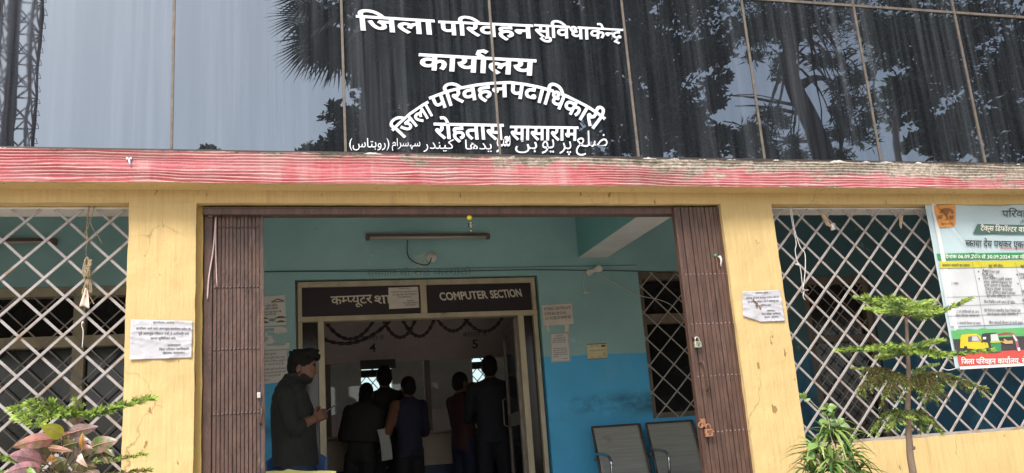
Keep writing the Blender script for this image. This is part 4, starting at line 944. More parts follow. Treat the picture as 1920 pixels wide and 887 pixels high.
def pxpoly(pts, col, name, lift=.005):
    m_ = MB(); cxp = sum(p[0] for p in pts)/len(pts); cyp = sum(p[1] for p in pts)/len(pts); n = len(pts); rings = 5; base = []
    for k in range(rings):                      # fan of small faces so the print follows the folds
        f = (k+1)/rings
        for i in range(n):
            for q in (0, .25, .5, .75):
                x = pts[i][0]*(1-q)+pts[(i+1) % n][0]*q; y = pts[i][1]*(1-q)+pts[(i+1) % n][1]*q; base.append(BP(cxp+(x-cxp)*f, cyp+(y-cyp)*f, lift))
    N = 4*n; fs = [[k*N+i, k*N+(i+1) % N, (k+1)*N+(i+1) % N, (k+1)*N+i] for k in range(rings-1) for i in range(N)]+[list(range(N))]
    m_.add(base, fs); return m_.build(name, mat(name+'_print', col, .45, var=.06), bt)
FARX = 2100
rect(1741.5, 384, 1749, 690, (.55, .55, .54), 'white_margin', .0032); 
rect(1795, 688.0, FARX, 693.5, (.56, .55, .53), 'white_margin', .0032)
rect(1748, 477, FARX, 489.5, (.03, .20, .06), 'green_strip')
pxpoly([(1829, 421.5), (1921, 424), (1990, 426), (1990, 443), (1921, 441), (1820, 440)], (.05, .105, .085), 'dark_ribbon')
rect(1757, 492, FARX, 505, (.44, .40, .025), 'yellow_header', .0036)
M_TABLE = (.47, .48, .49)
rect(1757, 505.5, FARX, 614, M_TABLE, 'table_sheet')
rect(1790, 663, FARX, 688, (.46, .06, .045), 'red_strip', .0034)
rect(1776, 621, FARX, 640, (.09, .33, .10), 'printed_grass', .0034)
rect(1782, 637, FARX, 663, (.04, .035, .035), 'printed_road', .0036)
pxpoly([(1787, 622), (1790, 618), (1798, 621), (1806, 617), (1822, 620), (1840, 616), (1862, 620), (1880, 617), (1900, 621), (1920, 619), (1945, 622), (1945, 628), (1788, 628)], (.09, .33, .10), 'printed_hedge', .0038)
# emblem tag
pxpoly([(1744, 387), (1786, 385.5), (1788, 421), (1784, 427.5), (1757, 428)], (.52, .22, .045), 'orange_tag', .0045)
eb = MB()
for k in range(9):
    a = math.pi*(0.05+0.1125*k); eb.poly([BP(1769+12*math.cos(a)+2.6*math.cos(t_), 402-9*math.sin(a)*.9+2.4*math.sin(t_), .0062+.0002*(k % 2)) for t_ in [2*math.pi*i/7 for i in range(7)]])
eb.poly([BP(x, y, .006) for x, y in ((1767, 400), (1771, 400), (1771.5, 414), (1777, 416), (1762, 416.4), (1767.5, 414))]); eb.poly([BP(1769+6*math.cos(t_), 399+6*math.sin(t_), .0068) for t_ in [2*math.pi*i/10 for i in range(10)]])
for x in (1757, 1780): eb.poly([BP(x-3.4, 406, .0062), BP(x+3.4, 405.8, .0062), BP(x+3.6, 412.4, .0062), BP(x-3.2, 412.6, .0062)])
text_px(eb, 'बिहार सरकार', (1760, 420.5), (1783, 419.7), 4, lambda x, y: BP(x, y, .006), .01, 1)
eb.build('emblem', mat('emblem_brown', (.22, .09, .03), .6), bt)
def words(items, col, name, off=0.0, res=2, fat=0.0):
    m_ = MB()
    for (s, x0, y0, x1, y1, h) in items: text_px(m_, s, (x0, y0), (x1, y1), h, lambda x, y: BP(x, y, .0056), off, res, fat=fat)
    return m_.build(name, mat(name+'_ink', col, .5, var=0), bt)
words([('परिवहन विभाग', 1875, 396.5, 1985, 399, 12)], (.02, .02, .025), 'heading', 0.0)
words([('बकाया देय पथकर एकमुश्त', 1803, 452, 1937, 455, 11.5)], (.02, .022, .03), 'heading', .014)
words([('(बिहार सरकार)', 1906, 416, 1960, 418, 4.5)], (.05, .05, .06), 'subheading', .0, 1)
words([('टैक्स डिफॉल्टर वाहनों के लिए', 1834.5, 425, 1965, 430, 8.5)], (.66, .64, .55), 'ribbon_text', .012)
words([('दिनांक 06.09.2023 से 30.09.2024 तक योजना का लाभ उठायें', 1765, 480, 1985, 480.5, 6)], (.62, .66, .58), 'strip_text', .012)
words([('जिला परिवहन कार्यालय, रोहतास', 1797.5, 674.5, 1945, 672.5, 9)], (.66, .64, .62), 'strip_text', .018)
small = [('बकाया वाहनों का प्रकार', 1762, 497, 1813, 497.5, 4), ('छूट की सीमा', 1850, 497.5, 1876, 498, 4), ('छूट में', 1909, 498, 1930, 498, 4)]
words(small, (.05, .05, .04), 'table_heading', .01, 1)
body = [('1. वाहन', 1778, 531, 1792, 531, 4), ('ट्रैक्टर-ट्रेलर एवं', 1836, 508, 1870, 509, 4.6), ('निजी-गुड्स', 1836, 515, 1857, 515.5, 4.6), ('जिन निबंधित सभी प्रकार', 1838, 521.5, 1893, 522.5, 4.6), ('वाहन अस्थायी निबंधन पर', 1839, 528, 1893, 529, 4.6), ('सभी प्रकार व अनिबंधित', 1840, 534.5, 1892, 535.5, 4.6), ('ट्रैक्टर-ट्रेलर के व्यापार', 1842, 541, 1895, 542, 4.6), ('EV को अतिरिक्त वाहन को छोड़कर', 1843, 547.5, 1900, 549, 4.6), ('बैट्री चालित इलेक्ट्रिक वाहन', 1845, 554, 1890, 555, 4.6),
        ('जिन निबंधित सभी प्रकार के वाहन', 1840, 565, 1897, 566, 4.6), ('2. उन परमिटधारी एवं अन्य', 1789, 583, 1831, 584, 4.4), ('वाहन जिनका व्यापार कर', 1787, 590.5, 1832, 591, 4.4), ('वैसे निजी एवं व्यवसायिक ट्रैक्टर जिनका कर', 1841, 581, 1906, 582, 4.6), ('जमा के बकाया अर्थदंड अधिरोपित है', 1846, 588, 1903, 588.5, 4.6),
        ('3. सरकारी विभाग का वाहन', 1790, 605, 1834, 605.5, 4.2), ('बिना सरकारी विभाग के सभी वाहन', 1850, 604, 1912, 604.5, 4.6), ('एकमुश्त', 1906, 513, 1925, 513.5, 4.6), ('अर्थदंड से', 1908, 520, 1930, 520, 4.6), ('छूट', 1910, 545, 1920, 545, 4.6), ('शत प्रतिशत', 1912, 562, 1935, 562, 4.6)]
words(body, (.07, .07, .08), 'table_text', .004, 1)
ln = MB()
def hline(px0, py, px1, w=.0025): a = at(px0, py, YB); x1 = at(px1, py, YB).x; ln.grid(lambda u, v: bwarp(a.x+(x1-a.x)*u, a.z+w*(v-.5), .0052), 60, 1)
def vline(px, py0, py1): a = at(px, py0, YB); z1 = at(px, py1, YB).z; ln.grid(lambda u, v: bwarp(a.x+.0025*(u-.5), z1+(a.z-z1)*v, .0054), 1, 30)
for y in (558.5, 575, 594): hline(1772, y, FARX)
hline(1757, 505, FARX); vline(1818, 493, 618); vline(1900, 493, 618)
ln.build('table_rules', mat('rule_ink', (.12, .12, .13), .6), bt)
mb = MB(); a = at(1871, 467, YB); x1 = at(1990, 467, YB).x; mb.grid(lambda u, v: bwarp(a.x+(x1-a.x)*u, a.z+.004*(v-.5), .0052), 20, 1); mb.build('underline', mat('red_rule', (.45, .05, .06), .5), bt)
bl = MB()
for (x, y) in ((1829.5, 510.5), (1830.5, 524), (1902.5, 516), (1904, 533)): bl.poly([BP(x+1.3*math.cos(t_), y+1.3*math.sin(t_), .006) for t_ in [2*math.pi*i/8 for i in range(8)]])
bl.build('bullets', M_INK, bt)
# printed three-wheelers (flat pictures on the sheet)
def pic(polys, name):
    for k, (pts, col) in enumerate(polys): pxpoly(pts, col, name, .0046+.0006*k)
pic([([(1796, 653), (1797, 634), (1799, 628.5), (1826, 626.5), (1834, 632), (1838, 641), (1848, 644), (1850, 652), (1838, 656)], (.62, .42, .02)), ([(1811, 632), (1828, 630), (1836, 640), (1811, 642)], (.10, .10, .11)), ([(1818, 631.6), (1827, 630.8), (1833, 639.6), (1818, 640.6)], (.42, .42, .42)), ([(1803, 650), (1809, 650), (1809, 657), (1804, 657)], (.02, .02, .02))], 'printed_yellow_rickshaw')
pic([([(1835, 643), (1837, 627), (1843, 625.5), (1865, 624.5), (1868, 640), (1870, 661), (1850, 663), (1846, 650)], (.03, .035, .03)), ([(1853, 628), (1865, 626.5), (1869, 639), (1854, 641)], (.45, .47, .45)), ([(1852, 641), (1869, 639), (1872, 641), (1871, 643), (1853, 644)], (.36, .42, .05)), ([(1852, 645), (1872, 643), (1872, 660), (1856, 662)], (.04, .18, .07)), ([(1838, 633), (1844, 632.6), (1844, 637), (1838, 637.4)], (.6, .6, .58))], 'printed_black_rickshaw')
pic([([(1867, 627), (1880, 624), (1894, 624.5), (1897, 626.5), (1868, 629.5)], (.33, .03, .06)), ([(1890, 625), (1897, 626), (1904, 640), (1906, 655), (1902, 658), (1899, 642)], (.30, .09, .14)), ([(1893, 629), (1896, 629), (1903, 639), (1900, 641)], (.55, .55, .57)), ([(1902, 653), (1907, 652), (1908, 658), (1904, 660)], (.55, .55, .55)), ([(1870, 641), (1878, 636), (1884, 640), (1893, 639), (1894, 645), (1880, 646)], (.42, .28, .12)), ([(1872, 636), (1876, 635), (1877, 641), (1873, 641)], (.06, .03, .02))], 'printed_red_rickshaw')
mb = MB()
mb.tube(spline([BP(1744, 388, 0), G(1738, 392, 0), G(1733, 400, 0)], 4), .003, 5); mb.tube(spline([BP(1790, 691, 0), G(1778, 694, .004), G(1766, 690, 0)], 5), .0025, 5)
mb.build('tie_string', M_WIREW, bt)
# ------------------------------------------------------------------ counter partition inside the room
YC = 10.5
ct = thing('service_counter', (1.8, YC, FZ), 'long office counter with numbered glazed windows inside the dark room', 'counter')
M_CTOP = mat('counter_top_stone', (0.30, 0.24, 0.20), 0.4, var=0.15); M_CLOW = mat('counter_blue_panel', (0.015, 0.035, 0.09), 0.5, var=0.15); M_CFR = mat('counter_band_cream', (0.55, 0.45, 0.36), 0.6, var=0.1)
M_CUP = mat('counter_upper_board', (0.60, 0.50, 0.48), 0.6, var=0.08)
xa, xb = -0.22, 4.58; ct_z = 1.22
mb = MB(); mb.box(xa, xb, YC-0.25, YC+0.30, ct_z-0.03, ct_z); mb.build('counter_top', M_CTOP, ct, bevel=.006)
mb = MB(); mb.box(xa, xb, YC-0.05, YC+0.05, 0.84, ct_z-0.031); mb.build('cream_band', M_CFR, ct)
mb = MB(); mb.box(xa, xb, YC-0.06, YC+0.06, FZ, 0.839); mb.build('front_panel', M_CLOW, ct)
mb = MB(); mb.box(xa, xb, YC-0.02, YC+0.02, 2.04, CZ-0.001); mb.build('upper_board', M_CUP, ct)
for x in (-0.2, 0.62, 1.77, 2.95, 4.1):
    mb = MB(); mb.box(x-0.035, x+0.035, YC-0.035, YC+0.035, ct_z+0.001, 2.039); mb.build('post', M_WOOD, ct, bevel=.003)
M_CGL, nt_, bs_ = _new('counter_glass'); bs_.inputs['Base Color'].default_value = (.75, .85, .82, 1); bs_.inputs['Transmission Weight'].default_value = 1.0; bs_.inputs['Roughness'].default_value = 0.02; bs_.inputs['IOR'].default_value = 1.45
for a, b_ in ((-0.165, 0.585), (0.655, 1.735), (1.805, 2.915), (2.985, 4.065)):
    mb = MB(); mb.box(a, b_, YC-0.003, YC+0.003, ct_z+0.25, 2.038); mb.build('glass_pane', M_CGL, ct)
CN = lambda px, py: at(px, py, YC-0.022)
for num, x, y in (('4', 698, 651), ('5', 890, 644)):
    mb = MB(); text_px(mb, 'काउन्टर सं.', (x-22, y-20), (x+24, y-22), 8, CN, .0, 2); text_px(mb, num, (x-6, y-7), (x+7, y-7.4), 16, CN, .01, 3, head=.70)
    mb.build('lettering', M_INK, ct)
mb = MB(); p = at(675, 676, YC-.03); q = at(742, 690, YC-.03); mb.box(p.x, q.x, YC-.03, YC-.0201, q.z, p.z); mb.build('name_plate', M_BOARD, ct)
# scalloped dark garlands strung inside the doorway
def swag(px0, px1, y0, y1, dip, Y, label):
    m_ = MB(); a = at(px0, y0, Y); b_ = at(px1, y1, Y); c = at((px0+px1)/2, dip, Y); pts = []
    for k in range(29):
        t = k/28; zc = a.z*(1-t)+b_.z*t; sag = zc-(4*t*(1-t))*(((a.z+b_.z)/2)-c.z); pts.append(V(a.x*(1-t)+b_.x*t, Y+.01*math.sin(9*t), sag))
    m_.tube(pts, [.011+.004*((k*7) % 3) for k in range(29)], 6)
    tag(m_.build('festoon', M_GARL, smooth=True), label, 'festoon', 'dark festoons strung inside the doorway')
for (a, b_, y0, y1, d, Y, l) in ((607, 705, 598, 594, 636, 8.25, 'dark festoon dipping lowest nearest the left door post'), (566, 602, 600, 598, 628, 8.28, 'short dark festoon seen through the narrow left side pane'), (600, 738, 632, 594, 641, 8.32, 'dark festoon slanting up to the right from the left door post'), (716, 782, 594, 592, 633, 8.26, 'dark festoon hanging beside the digit four side of the room'),
        (752, 818, 593, 590, 631, 8.30, 'dark festoon hanging straight under the doorway mullion'), (815, 882, 590, 588, 621, 8.26, 'dark festoon hanging above the digit five'), (866, 948, 588, 584, 622, 8.31, 'dark festoon hanging just left of the open door leaf')): swag(a, b_, y0, y1, d, Y, l)

# ------------------------------------------------------------------ steel waiting bench
def seat_profile():
    # (y offset from back top towards the viewer, z above floor): back top -> bend -> seat front
    return spline([(0, 0, .905), (0, -.055, .74), (0, -.105, .60), (0, -.135, .49), (0, -.19, .432), (0, -.30, .435), (0, -.42, .455), (0, -.50, .462), (0, -.525, .445)], 5)
wb = thing('waiting_bench', (3.4, 7.3, FZ), 'grey perforated steel waiting bench with chrome arms against the blue wall', 'bench')
m_, nt_, bs_ = _new('perforated_grey_steel'); M_PERF = m_
v_ = _coords(nt_, (1, 1, 1), obj=False); ln_ = _noise(nt_, _coords(nt_, (3, 3, 130), obj=False), 1.0, 2)
rs_ = _noise(nt_, _coords(nt_, (3.5, 3.5, 4.5), obj=False), 1.0, 7, .65)
cc_ = _mix(nt_, _ramp(nt_, rs_, [(0.66, 0.0), (0.76, .7)]), _ramp(nt_, ln_, [(.35, (.28, .285, .26, 1)), (.65, (.34, .345, .32, 1))]), (.15, .07, .04, 1))
nt_.links.new(cc_, bs_.inputs['Base Color']); bs_.inputs['Metallic'].default_value = 0.2; bs_.inputs['Roughness'].default_value = 0.42
M_EDGE = mat('brown_worn_steel_edge', (0.075, 0.055, 0.048), 0.4, metal=0.4, var=0.4, scale=12); M_CHR2 = mat('grey_blue_chrome', (0.45, 0.48, 0.52), 0.15, metal=1.0, var=.05)
Yb = 7.62; prof = seat_profile(); SWD = 0.475; sx0 = at(1107, 800, Yb).x
for k in range(3):
    xs = sx0+k*0.515
    mb = MB(); n = len(prof)-1
    def fn(u, v):
        f = v*n; i = min(int(f), n-1); t = f-i; p = prof[i].lerp(prof[i+1], t)
        w = 0.5-0.03*(1-v); cu = .014*(1-(2*u-1)**2)
        return V(xs+SWD*0.5+SWD*(u-.5)*(1-.05*(1-v)), Yb+p.y+cu*(1 if v < .5 else 0.3), FZ+p.z-(cu*.6 if v > .5 else 0))
    mb.grid(fn, 12, 50); mb.build('seat', M_PERF, wb, smooth=True, solid=.004)
    mb = MB()
    for u in (0, 1): mb.tube([fn(u, j/40)+V(0, -.004, 0) for j in range(41)], .011, 7)
    mb.tube([fn(j/12, 0) for j in range(13)], .009, 7); mb.tube([fn(j/12, 1) for j in range(13)], .009, 7); mb.build('seat_edge', M_EDGE, wb, smooth=True)
for k, xs in enumerate((sx0-.018, sx0+.497, sx0+1.012, sx0+1.527)):
    mb = MB(); y = Yb
    mb.tube(spline([(xs, y-.10, FZ+.62), (xs, y-.14, FZ+.665), (xs, y-.24, FZ+.672), (xs, y-.40, FZ+.655), (xs, y-.47, FZ+.62), (xs, y-.475, FZ+.55), (xs, y-.43, FZ+.44), (xs, y-.30, FZ+.395)], 6), .0125, 9)
    mb.build('armrest', M_CHR2, wb, smooth=True)
mb = MB(); mb.bar((sx0-.04, Yb-.30, FZ+.385), (sx0+1.55, Yb-.30, FZ+.385), .05, .05); mb.build('beam', M_EDGE, wb, bevel=.005)
for xs in (sx0+.2, sx0+1.3):
    mb = MB(); mb.bar((xs, Yb-.30, FZ+.36), (xs, Yb-.30, FZ+.06), .04, .04, (0, 1, 0)); mb.tube(spline([(xs, Yb-.60, FZ+.012), (xs, Yb-.45, FZ+.05), (xs, Yb-.30, FZ+.07), (xs, Yb-.12, FZ+.05), (xs, Yb+.02, FZ+.012)], 5), .014, 8); mb.build('leg', M_CHR2, wb, smooth=True)
# blue moulded chair behind the man
M_BLUEP = mat('blue_moulded_plastic', (0.02, 0.075, 0.22), 0.35, var=.08)
cx_, cy_ = at(556, 860, 7.34).x, 7.34
pc = thing('plastic_chair', (cx_, cy_, FZ), 'blue moulded plastic chair behind the standing man', 'chair')
ztop = at(556, 846, 7.34).z-FZ
mb = MB()
def backf(u, v):
    a = (u-.5)*2; w = .245-.03*(1-v); z = .45+(ztop-.45)*v-(.075*a*a*abs(a) if v > .5 else 0)*((v-.5)*2)
    return V(cx_+w*a, cy_+.02*v+.05*(1-a*a)*0.6, FZ+z)
mb.grid(backf, 20, 14); mb.build('backrest', M_BLUEP, pc, smooth=True, solid=.006)
mb = MB(); mb.grid(lambda u, v: V(cx_+(u-.5)*.46, cy_+.03-.44*v, FZ+.44-.02*math.sin(math.pi*u)*math.sin(math.pi*v)-(.03*(max(0, v-.85)/.15)**2)), 12, 14); mb.build('seat', M_BLUEP, pc, smooth=True, solid=.006)
for sx in (-1, 1):
    for yy, tilt in ((-.40, -.03), (.03, .05)):
        mb = MB(); mb.tube([V(cx_+sx*.205, cy_+yy, FZ+.435), V(cx_+sx*.245, cy_+yy+tilt, FZ+.0)], [.026, .018], 8); mb.build('leg', M_BLUEP, pc, smooth=True)
    mb = MB(); mb.tube(spline([V(cx_+sx*.235, cy_+.02, FZ+.64), V(cx_+sx*.265, cy_-.12, FZ+.655), V(cx_+sx*.265, cy_-.30, FZ+.64), V(cx_+sx*.25, cy_-.38, FZ+.55), V(cx_+sx*.215, cy_-.39, FZ+.44)], 5), .017, 8); mb.build('armrest', M_BLUEP, pc, smooth=True)
# yellow board standing on the floor, its chipped top edge just in view
Yy = 5.6
yb = thing('yellow_board', at(560, 887, Yy), 'pale yellow board with a ragged top edge in front of the man', 'board')
tops = [(498, 884), (513, 882.5), (530, 883), (540, 879.5), (556, 882), (580, 883.5), (604, 882.5), (622, 883), (630, 883.5)]
pts = [at(x, y, Yy) for x, y in tops]; a, b_ = pts[0], pts[-1]
mb = MB(); mb.poly(pts+[V(b_.x, Yy, FZ+.001), V(a.x, Yy, FZ+.001)], .018, (0, 1, 0)); mb.build('panel', mat('pale_yellow_card', (.62, .58, .20), .7, var=.08), yb)
mb = MB(); mb.bar((a.x+.05, Yy+.03, FZ+.5), (a.x+.05, Yy+.22, FZ+.001), .02, .02); mb.bar((b_.x-.05, Yy+.03, FZ+.5), (b_.x-.05, Yy+.22, FZ+.001), .02, .02); mb.build('strut', M_WOOD, yb)
# ------------------------------------------------------------------ people: each body one continuous surface
class Body:
    def __init__(s): s.prims = []
    def cap(s, pts, radii, m, n=12, flat=None):
        """tapered limb through pts"""
        b = MB(); P_ = spline(pts, 4) if len(pts) > 2 else [Vector(p).lerp(Vector(pts[1]), 0) for p in pts]
        if len(pts) > 2:
            k = len(P_)-1; rr = [np.interp(i/k*(len(pts)-1), range(len(pts)), radii) for i in range(k+1)]
        else: P_ = [Vector(p) for p in pts]; rr = list(radii)
        b.tube(P_, rr, n); b.ball(P_[0], rr[0]*.99, n, 8); b.ball(P_[-1], rr[-1]*.99, n, 8)
        s.prims.append((b.v, b.f, m)); return s
    def ell(s, c, r, m, rot=0.0, tilt=0.0):
        b = MB(); b.ball((0, 0, 0), 1.0, 20, 14, r); M_ = Matrix.Translation(Vector(c)) @ Matrix.Rotation(rot, 4, 'Z') @ Matrix.Rotation(tilt, 4, 'Y')
        s.prims.append(([tuple(M_ @ Vector(v)) for v in b.v], b.f, m)); return s
    def loft(s, rings, m, n=20, rot=0.0):
        """rings: (centre, rx, ry)"""
        b = MB(); cr, sr = math.cos(rot), math.sin(rot); fine = []
        for i in range(len(rings)-1):
            for t in (0, .25, .5, .75):
                (c0, a0, b0), (c1, a1, b1) = rings[i], rings[i+1]; t2 = t*t*(3-2*t)
                fine.append((Vector(c0).lerp(Vector(c1), t), a0+(a1-a0)*t2, b0+(b1-b0)*t2))
        fine.append((Vector(rings[-1][0]), rings[-1][1], rings[-1][2]))
        for (c, a, bb) in fine:
            for j in range(n):
                th = 2*math.pi*j/n; x = a*math.copysign(abs(math.cos(th))**.85, math.cos(th)); y = bb*math.copysign(abs(math.sin(th))**.85, math.sin(th))
                b.v.append((c.x+x*cr-y*sr, c.y+x*sr+y*cr, c.z))
        k = len(fine)
        for i in range(k-1):
            for j in range(n): b.f.append([i*n+j, i*n+(j+1) % n, (i+1)*n+(j+1) % n, (i+1)*n+j])
        b.f.append(list(range(n))[::-1]); b.f.append([(k-1)*n+j for j in range(n)])
        s.prims.append((b.v, b.f, m)); return s
    def build(s, name, mats, parent, voxel=.007, smooth=3, xf=None):
        v = []; f = []
        for (pv, pf, m) in s.prims:
            o = len(v); v += [tuple(xf @ Vector(p)) if xf else p for p in pv]; f += [[i+o for i in q] for q in pf]
        me = bpy.data.meshes.new(name); me.from_pydata(v, [], f); me.update()
        o = bpy.data.objects.new(name, me); COL.objects.link(o)
        bm = bmesh.new(); bm.from_mesh(me); bmesh.ops.recalc_face_normals(bm, faces=bm.faces); bm.to_mesh(me); bm.free()
        r = o.modifiers.new('r', 'REMESH'); r.mode = 'VOXEL'; r.voxel_size = voxel
        if smooth: q = o.modifiers.new('s', 'SMOOTH'); q.iterations = smooth; q.factor = .5
        dg = bpy.context.evaluated_depsgraph_get(); dg.update()
        nm = bpy.data.meshes.new_from_object(o.evaluated_get(dg)); o.modifiers.clear(); o.data = nm; bpy.data.meshes.remove(me); nm.name = name
        for x in mats: nm.materials.append(x)
        if len(mats) > 1:
            # each face takes the material of the nearest garment / skin piece, then stray faces join their neighbours
            pts = []; own = []
            for (pv, pf, m) in s.prims:
                pp = [Vector(p) for p in pv]
                if xf: pp = [xf @ p for p in pp]
                for q in pf:
                    qs = [pp[i] for i in q]; c = sum(qs, Vector())/len(qs); pts.append(c); own.append(m)
                    if len(q) == 4:
                        for u in (.2, .8):
                            for w in (.2, .8): pts.append(qs[0].lerp(qs[1], u).lerp(qs[3].lerp(qs[2], u), w)); own.append(m)
            kd = mathutils.kdtree.KDTree(len(pts))
            for i, p in enumerate(pts): kd.insert(p, i)
            kd.balance()
            idx = np.array([own[kd.find(p.center)[1]] for p in nm.polygons], dtype=int)
            fv = [list(p.vertices) for p in nm.polygons]; K = len(mats); nv_ = len(nm.vertices)
            for _ in range(5):
                cnt = np.zeros((nv_, K))
                for fi, q in enumerate(fv): cnt[q, idx[fi]] += 1
                idx = np.array([int(cnt[q].sum(0).argmax()) for q in fv])
            nm.polygons.foreach_set('material_index', idx.astype(np.int32))
        nm.polygons.foreach_set('use_smooth', [True]*len(nm.polygons)); nm.update()
        if parent: o.parent = parent; o.matrix_parent_inverse = Matrix.Translation(parent.location).inverted()
        return o
M_SKIN = mat('brown_skin', (0.185, 0.092, 0.058), 0.5, var=.08, scale=20); M_HAIR = mat('black_hair', (0.008, 0.007, 0.007), 0.6, var=.5, scale=90, stretch=(1, 1, .3), bump=.9, bscale=160, spec=.25)
M_BEARD = mat('short_beard', (0.014, 0.009, 0.007), 0.8, var=.3, scale=120); M_SHOE = mat('dark_shoe', (.02, .018, .016), .5)
def cloth(name, col): return mat(name, col, .85, var=.22, scale=9, stretch=(1, 1, .6), bump=1.0, bscale=11)
def hand(b, w, d, side, m, curl=.5, up=(0, 0, 1), s=1.0):
    """palm and five bent fingers; w wrist, d pointing along the hand, side = towards the thumb"""
    w, d, side = Vector(w), Vector(d).normalized(), Vector(side).normalized(); nrm = d.cross(side).normalized()
    if curl < 0: nrm = -nrm; curl = -curl
    kn = w+d*.085*s
    for t in (-.75, -.25, .25, .75): b.cap([w+side*t*.022*s, kn+side*t*.036*s], (.015*s, .0125*s), m, 8)
    for t, L in ((-.9, .062), (-.32, .075), (.28, .082), (.85, .074)):
        p0 = kn+side*t*.034*s; c1, c2 = curl*.9, curl*1.9
        p1 = p0+(d*math.cos(c1*.6)+nrm*math.sin(c1*.6))*L*.45*s; p2 = p1+(d*math.cos(c1*1.4)+nrm*math.sin(c1*1.4))*L*.32*s; p3 = p2+(d*math.cos(c2)+nrm*math.sin(c2))*L*.25*s
        b.cap([p0, p1, p2, p3], (.0088*s, .0082*s, .0076*s, .0066*s), m, 8)
    t0 = w+d*.025*s+side*.024*s; b.cap([t0, t0+(side*.8+d*.7+nrm*.2)*.034*s, t0+(side*.75+d*1.5+nrm*.5)*.05*s], (.012*s, .0095*s, .0078*s), m, 8)

# --- the man with the phone
MY = 7.05; MP = lambda px, py, dy=0.0: at(px, py, MY+dy)
mx = MP(553, 860).x
man = thing('person', (mx, MY, FZ), 'bearded man in a dark shirt standing side-on in the doorway looking at a phone', 'person')
b = Body(); SK, SH, JE, BE, SO = 0, 1, 2, 3, 4
hc = MP(568, 685)
b.ell(hc, (.098, .074, .106), SK, 0, R(22))                               # skull
b.ell(MP(575, 700), (.064, .057, .078), SK, 0, R(34))                     # face
b.ell(MP(577, 711), (.040, .046, .034), BE, 0, R(34)); b.ell(MP(569, 707, -.030), (.044, .03, .040), BE, 0, R(40)); b.ell(MP(569, 707, .030), (.044, .03, .040), BE, 0, R(40))
b.cap([MP(590, 687), MP(593, 699)], (.009, .0125), SK, 8); b.ell(MP(591.5, 700), (.012, .016, .009), SK)  # nose
for s in (-1, 1):
    b.ell(MP(589.5, 685, s*.034), (.010, .022, .006), BE); b.ell(MP(588.5, 689.5, s*.033), (.009, .014, .008), SK)   # brow, eye lid
    b.ell(MP(580, 697, s*.042), (.022, .018, .024), SK)                   # cheek
    b.ell(MP(559.5, 691, s*.076), (.020, .010, .034), SK, R(s*18), R(12)) # ear
b.ell(MP(587, 706.5), (.009, .020, .005), SK); b.ell(MP(585.5, 710), (.009, .018, .005), SK)            # lips
b.cap([MP(562, 700), MP(552, 714), MP(545, 735)], (.054, .056, .062), SK, 16)
zz = lambda py: MP(553, py).z
cxm = lambda px, py: MP(px, py)
b.loft([(cxm(546, 708), .062, .075), (cxm(543, 717), .085, .120), (cxm(543, 729), .112, .180), (cxm(545, 745), .140, .205), (cxm(548, 770), .160, .205), (cxm(550, 800), .165, .195), (cxm(552, 830), .165, .185), (cxm(554, 858), .170, .190), (cxm(555, 874), .170, .195)], SH, 24)
b.loft([(MP(549, 701), .062, .066), (MP(545, 712), .070, .078)], SH, 18); b.cap([MP(558, 716), MP(566, 722)], (.050, .035), SH, 12)   # collar
# right (near) arm: shoulder, elbow, wrist
sh, el, wr = MP(535, 742, -.175), MP(551, 803, -.235), MP(588, 786, -.165)
b.cap([sh, sh.lerp(el, .5)+V(-.01, 0, 0), el, el.lerp(wr, .30)], (.078, .068, .060, .055), SH, 14)
b.cap([el.lerp(wr, .28), el.lerp(wr, .6), wr], (.044, .038, .029), SK, 12)
hand(b, wr, MP(607, 775, -.11)-wr, V(-.35, -.15, .9), SK, -.75, s=1.0)
sh2, el2, wr2 = MP(541, 742, .175), MP(556, 805, .235), MP(590, 787, .085)
b.cap([sh2, sh2.lerp(el2, .5), el2, el2.lerp(wr2, .3)], (.078, .068, .060, .055), SH, 14); b.cap([el2.lerp(wr2, .28), wr2], (.044, .029), SK, 12)
hand(b, wr2, MP(609, 777, .03)-wr2, V(-.3, .1, .9), SK, .75)
hip = cxm(556, 872); fz = FZ
for s in (-1, 1):
    hx_ = hip.x+.01*s
    b.cap([(hip.x, MY+s*.085, hip.z-.02), (hip.x+.03+.03*s, MY+s*.10, fz+.47), (hip.x+.0+.05*s, MY+s*.11, fz+.10)], (.118, .075, .056), JE, 14)
    b.cap([(hip.x-.05+.05*s, MY+s*.11, fz+.045), (hip.x+.15+.05*s, MY+s*.125, fz+.035)], (.046, .036), SO, 10)
b.ell(hip+V(0, 0, -.06), (.155, .175, .11), JE)
b.build('body', [M_SKIN, cloth('black_green_shirt', (.017, .019, .017)), cloth('dark_denim', (.018, .034, .062)), M_BEARD, M_SHOE], man, .0055, 2)
h = Body()
h.ell(MP(565, 678.5), (.106, .082, .100), 0, 0, R(14)); h.ell(MP(557, 688), (.078, .079, .085), 0, 0, R(8))
h.ell(MP(587, 667), (.050, .062, .034), 0, 0, R(18)); h.ell(MP(595, 672), (.020, .048, .022), 0, 0, R(40)); h.ell(MP(578, 662), (.070, .066, .042), 0, 0, R(-6))
r3 = random.Random(2)
for k in range(46): h.ell(MP(552+r3.uniform(-8, 46), 663+r3.uniform(-6, 8), r3.uniform(-.06, .06)), (.016, .014, .013), 0)
hb = h.build('hair', [M_HAIR], man, .006, 2)
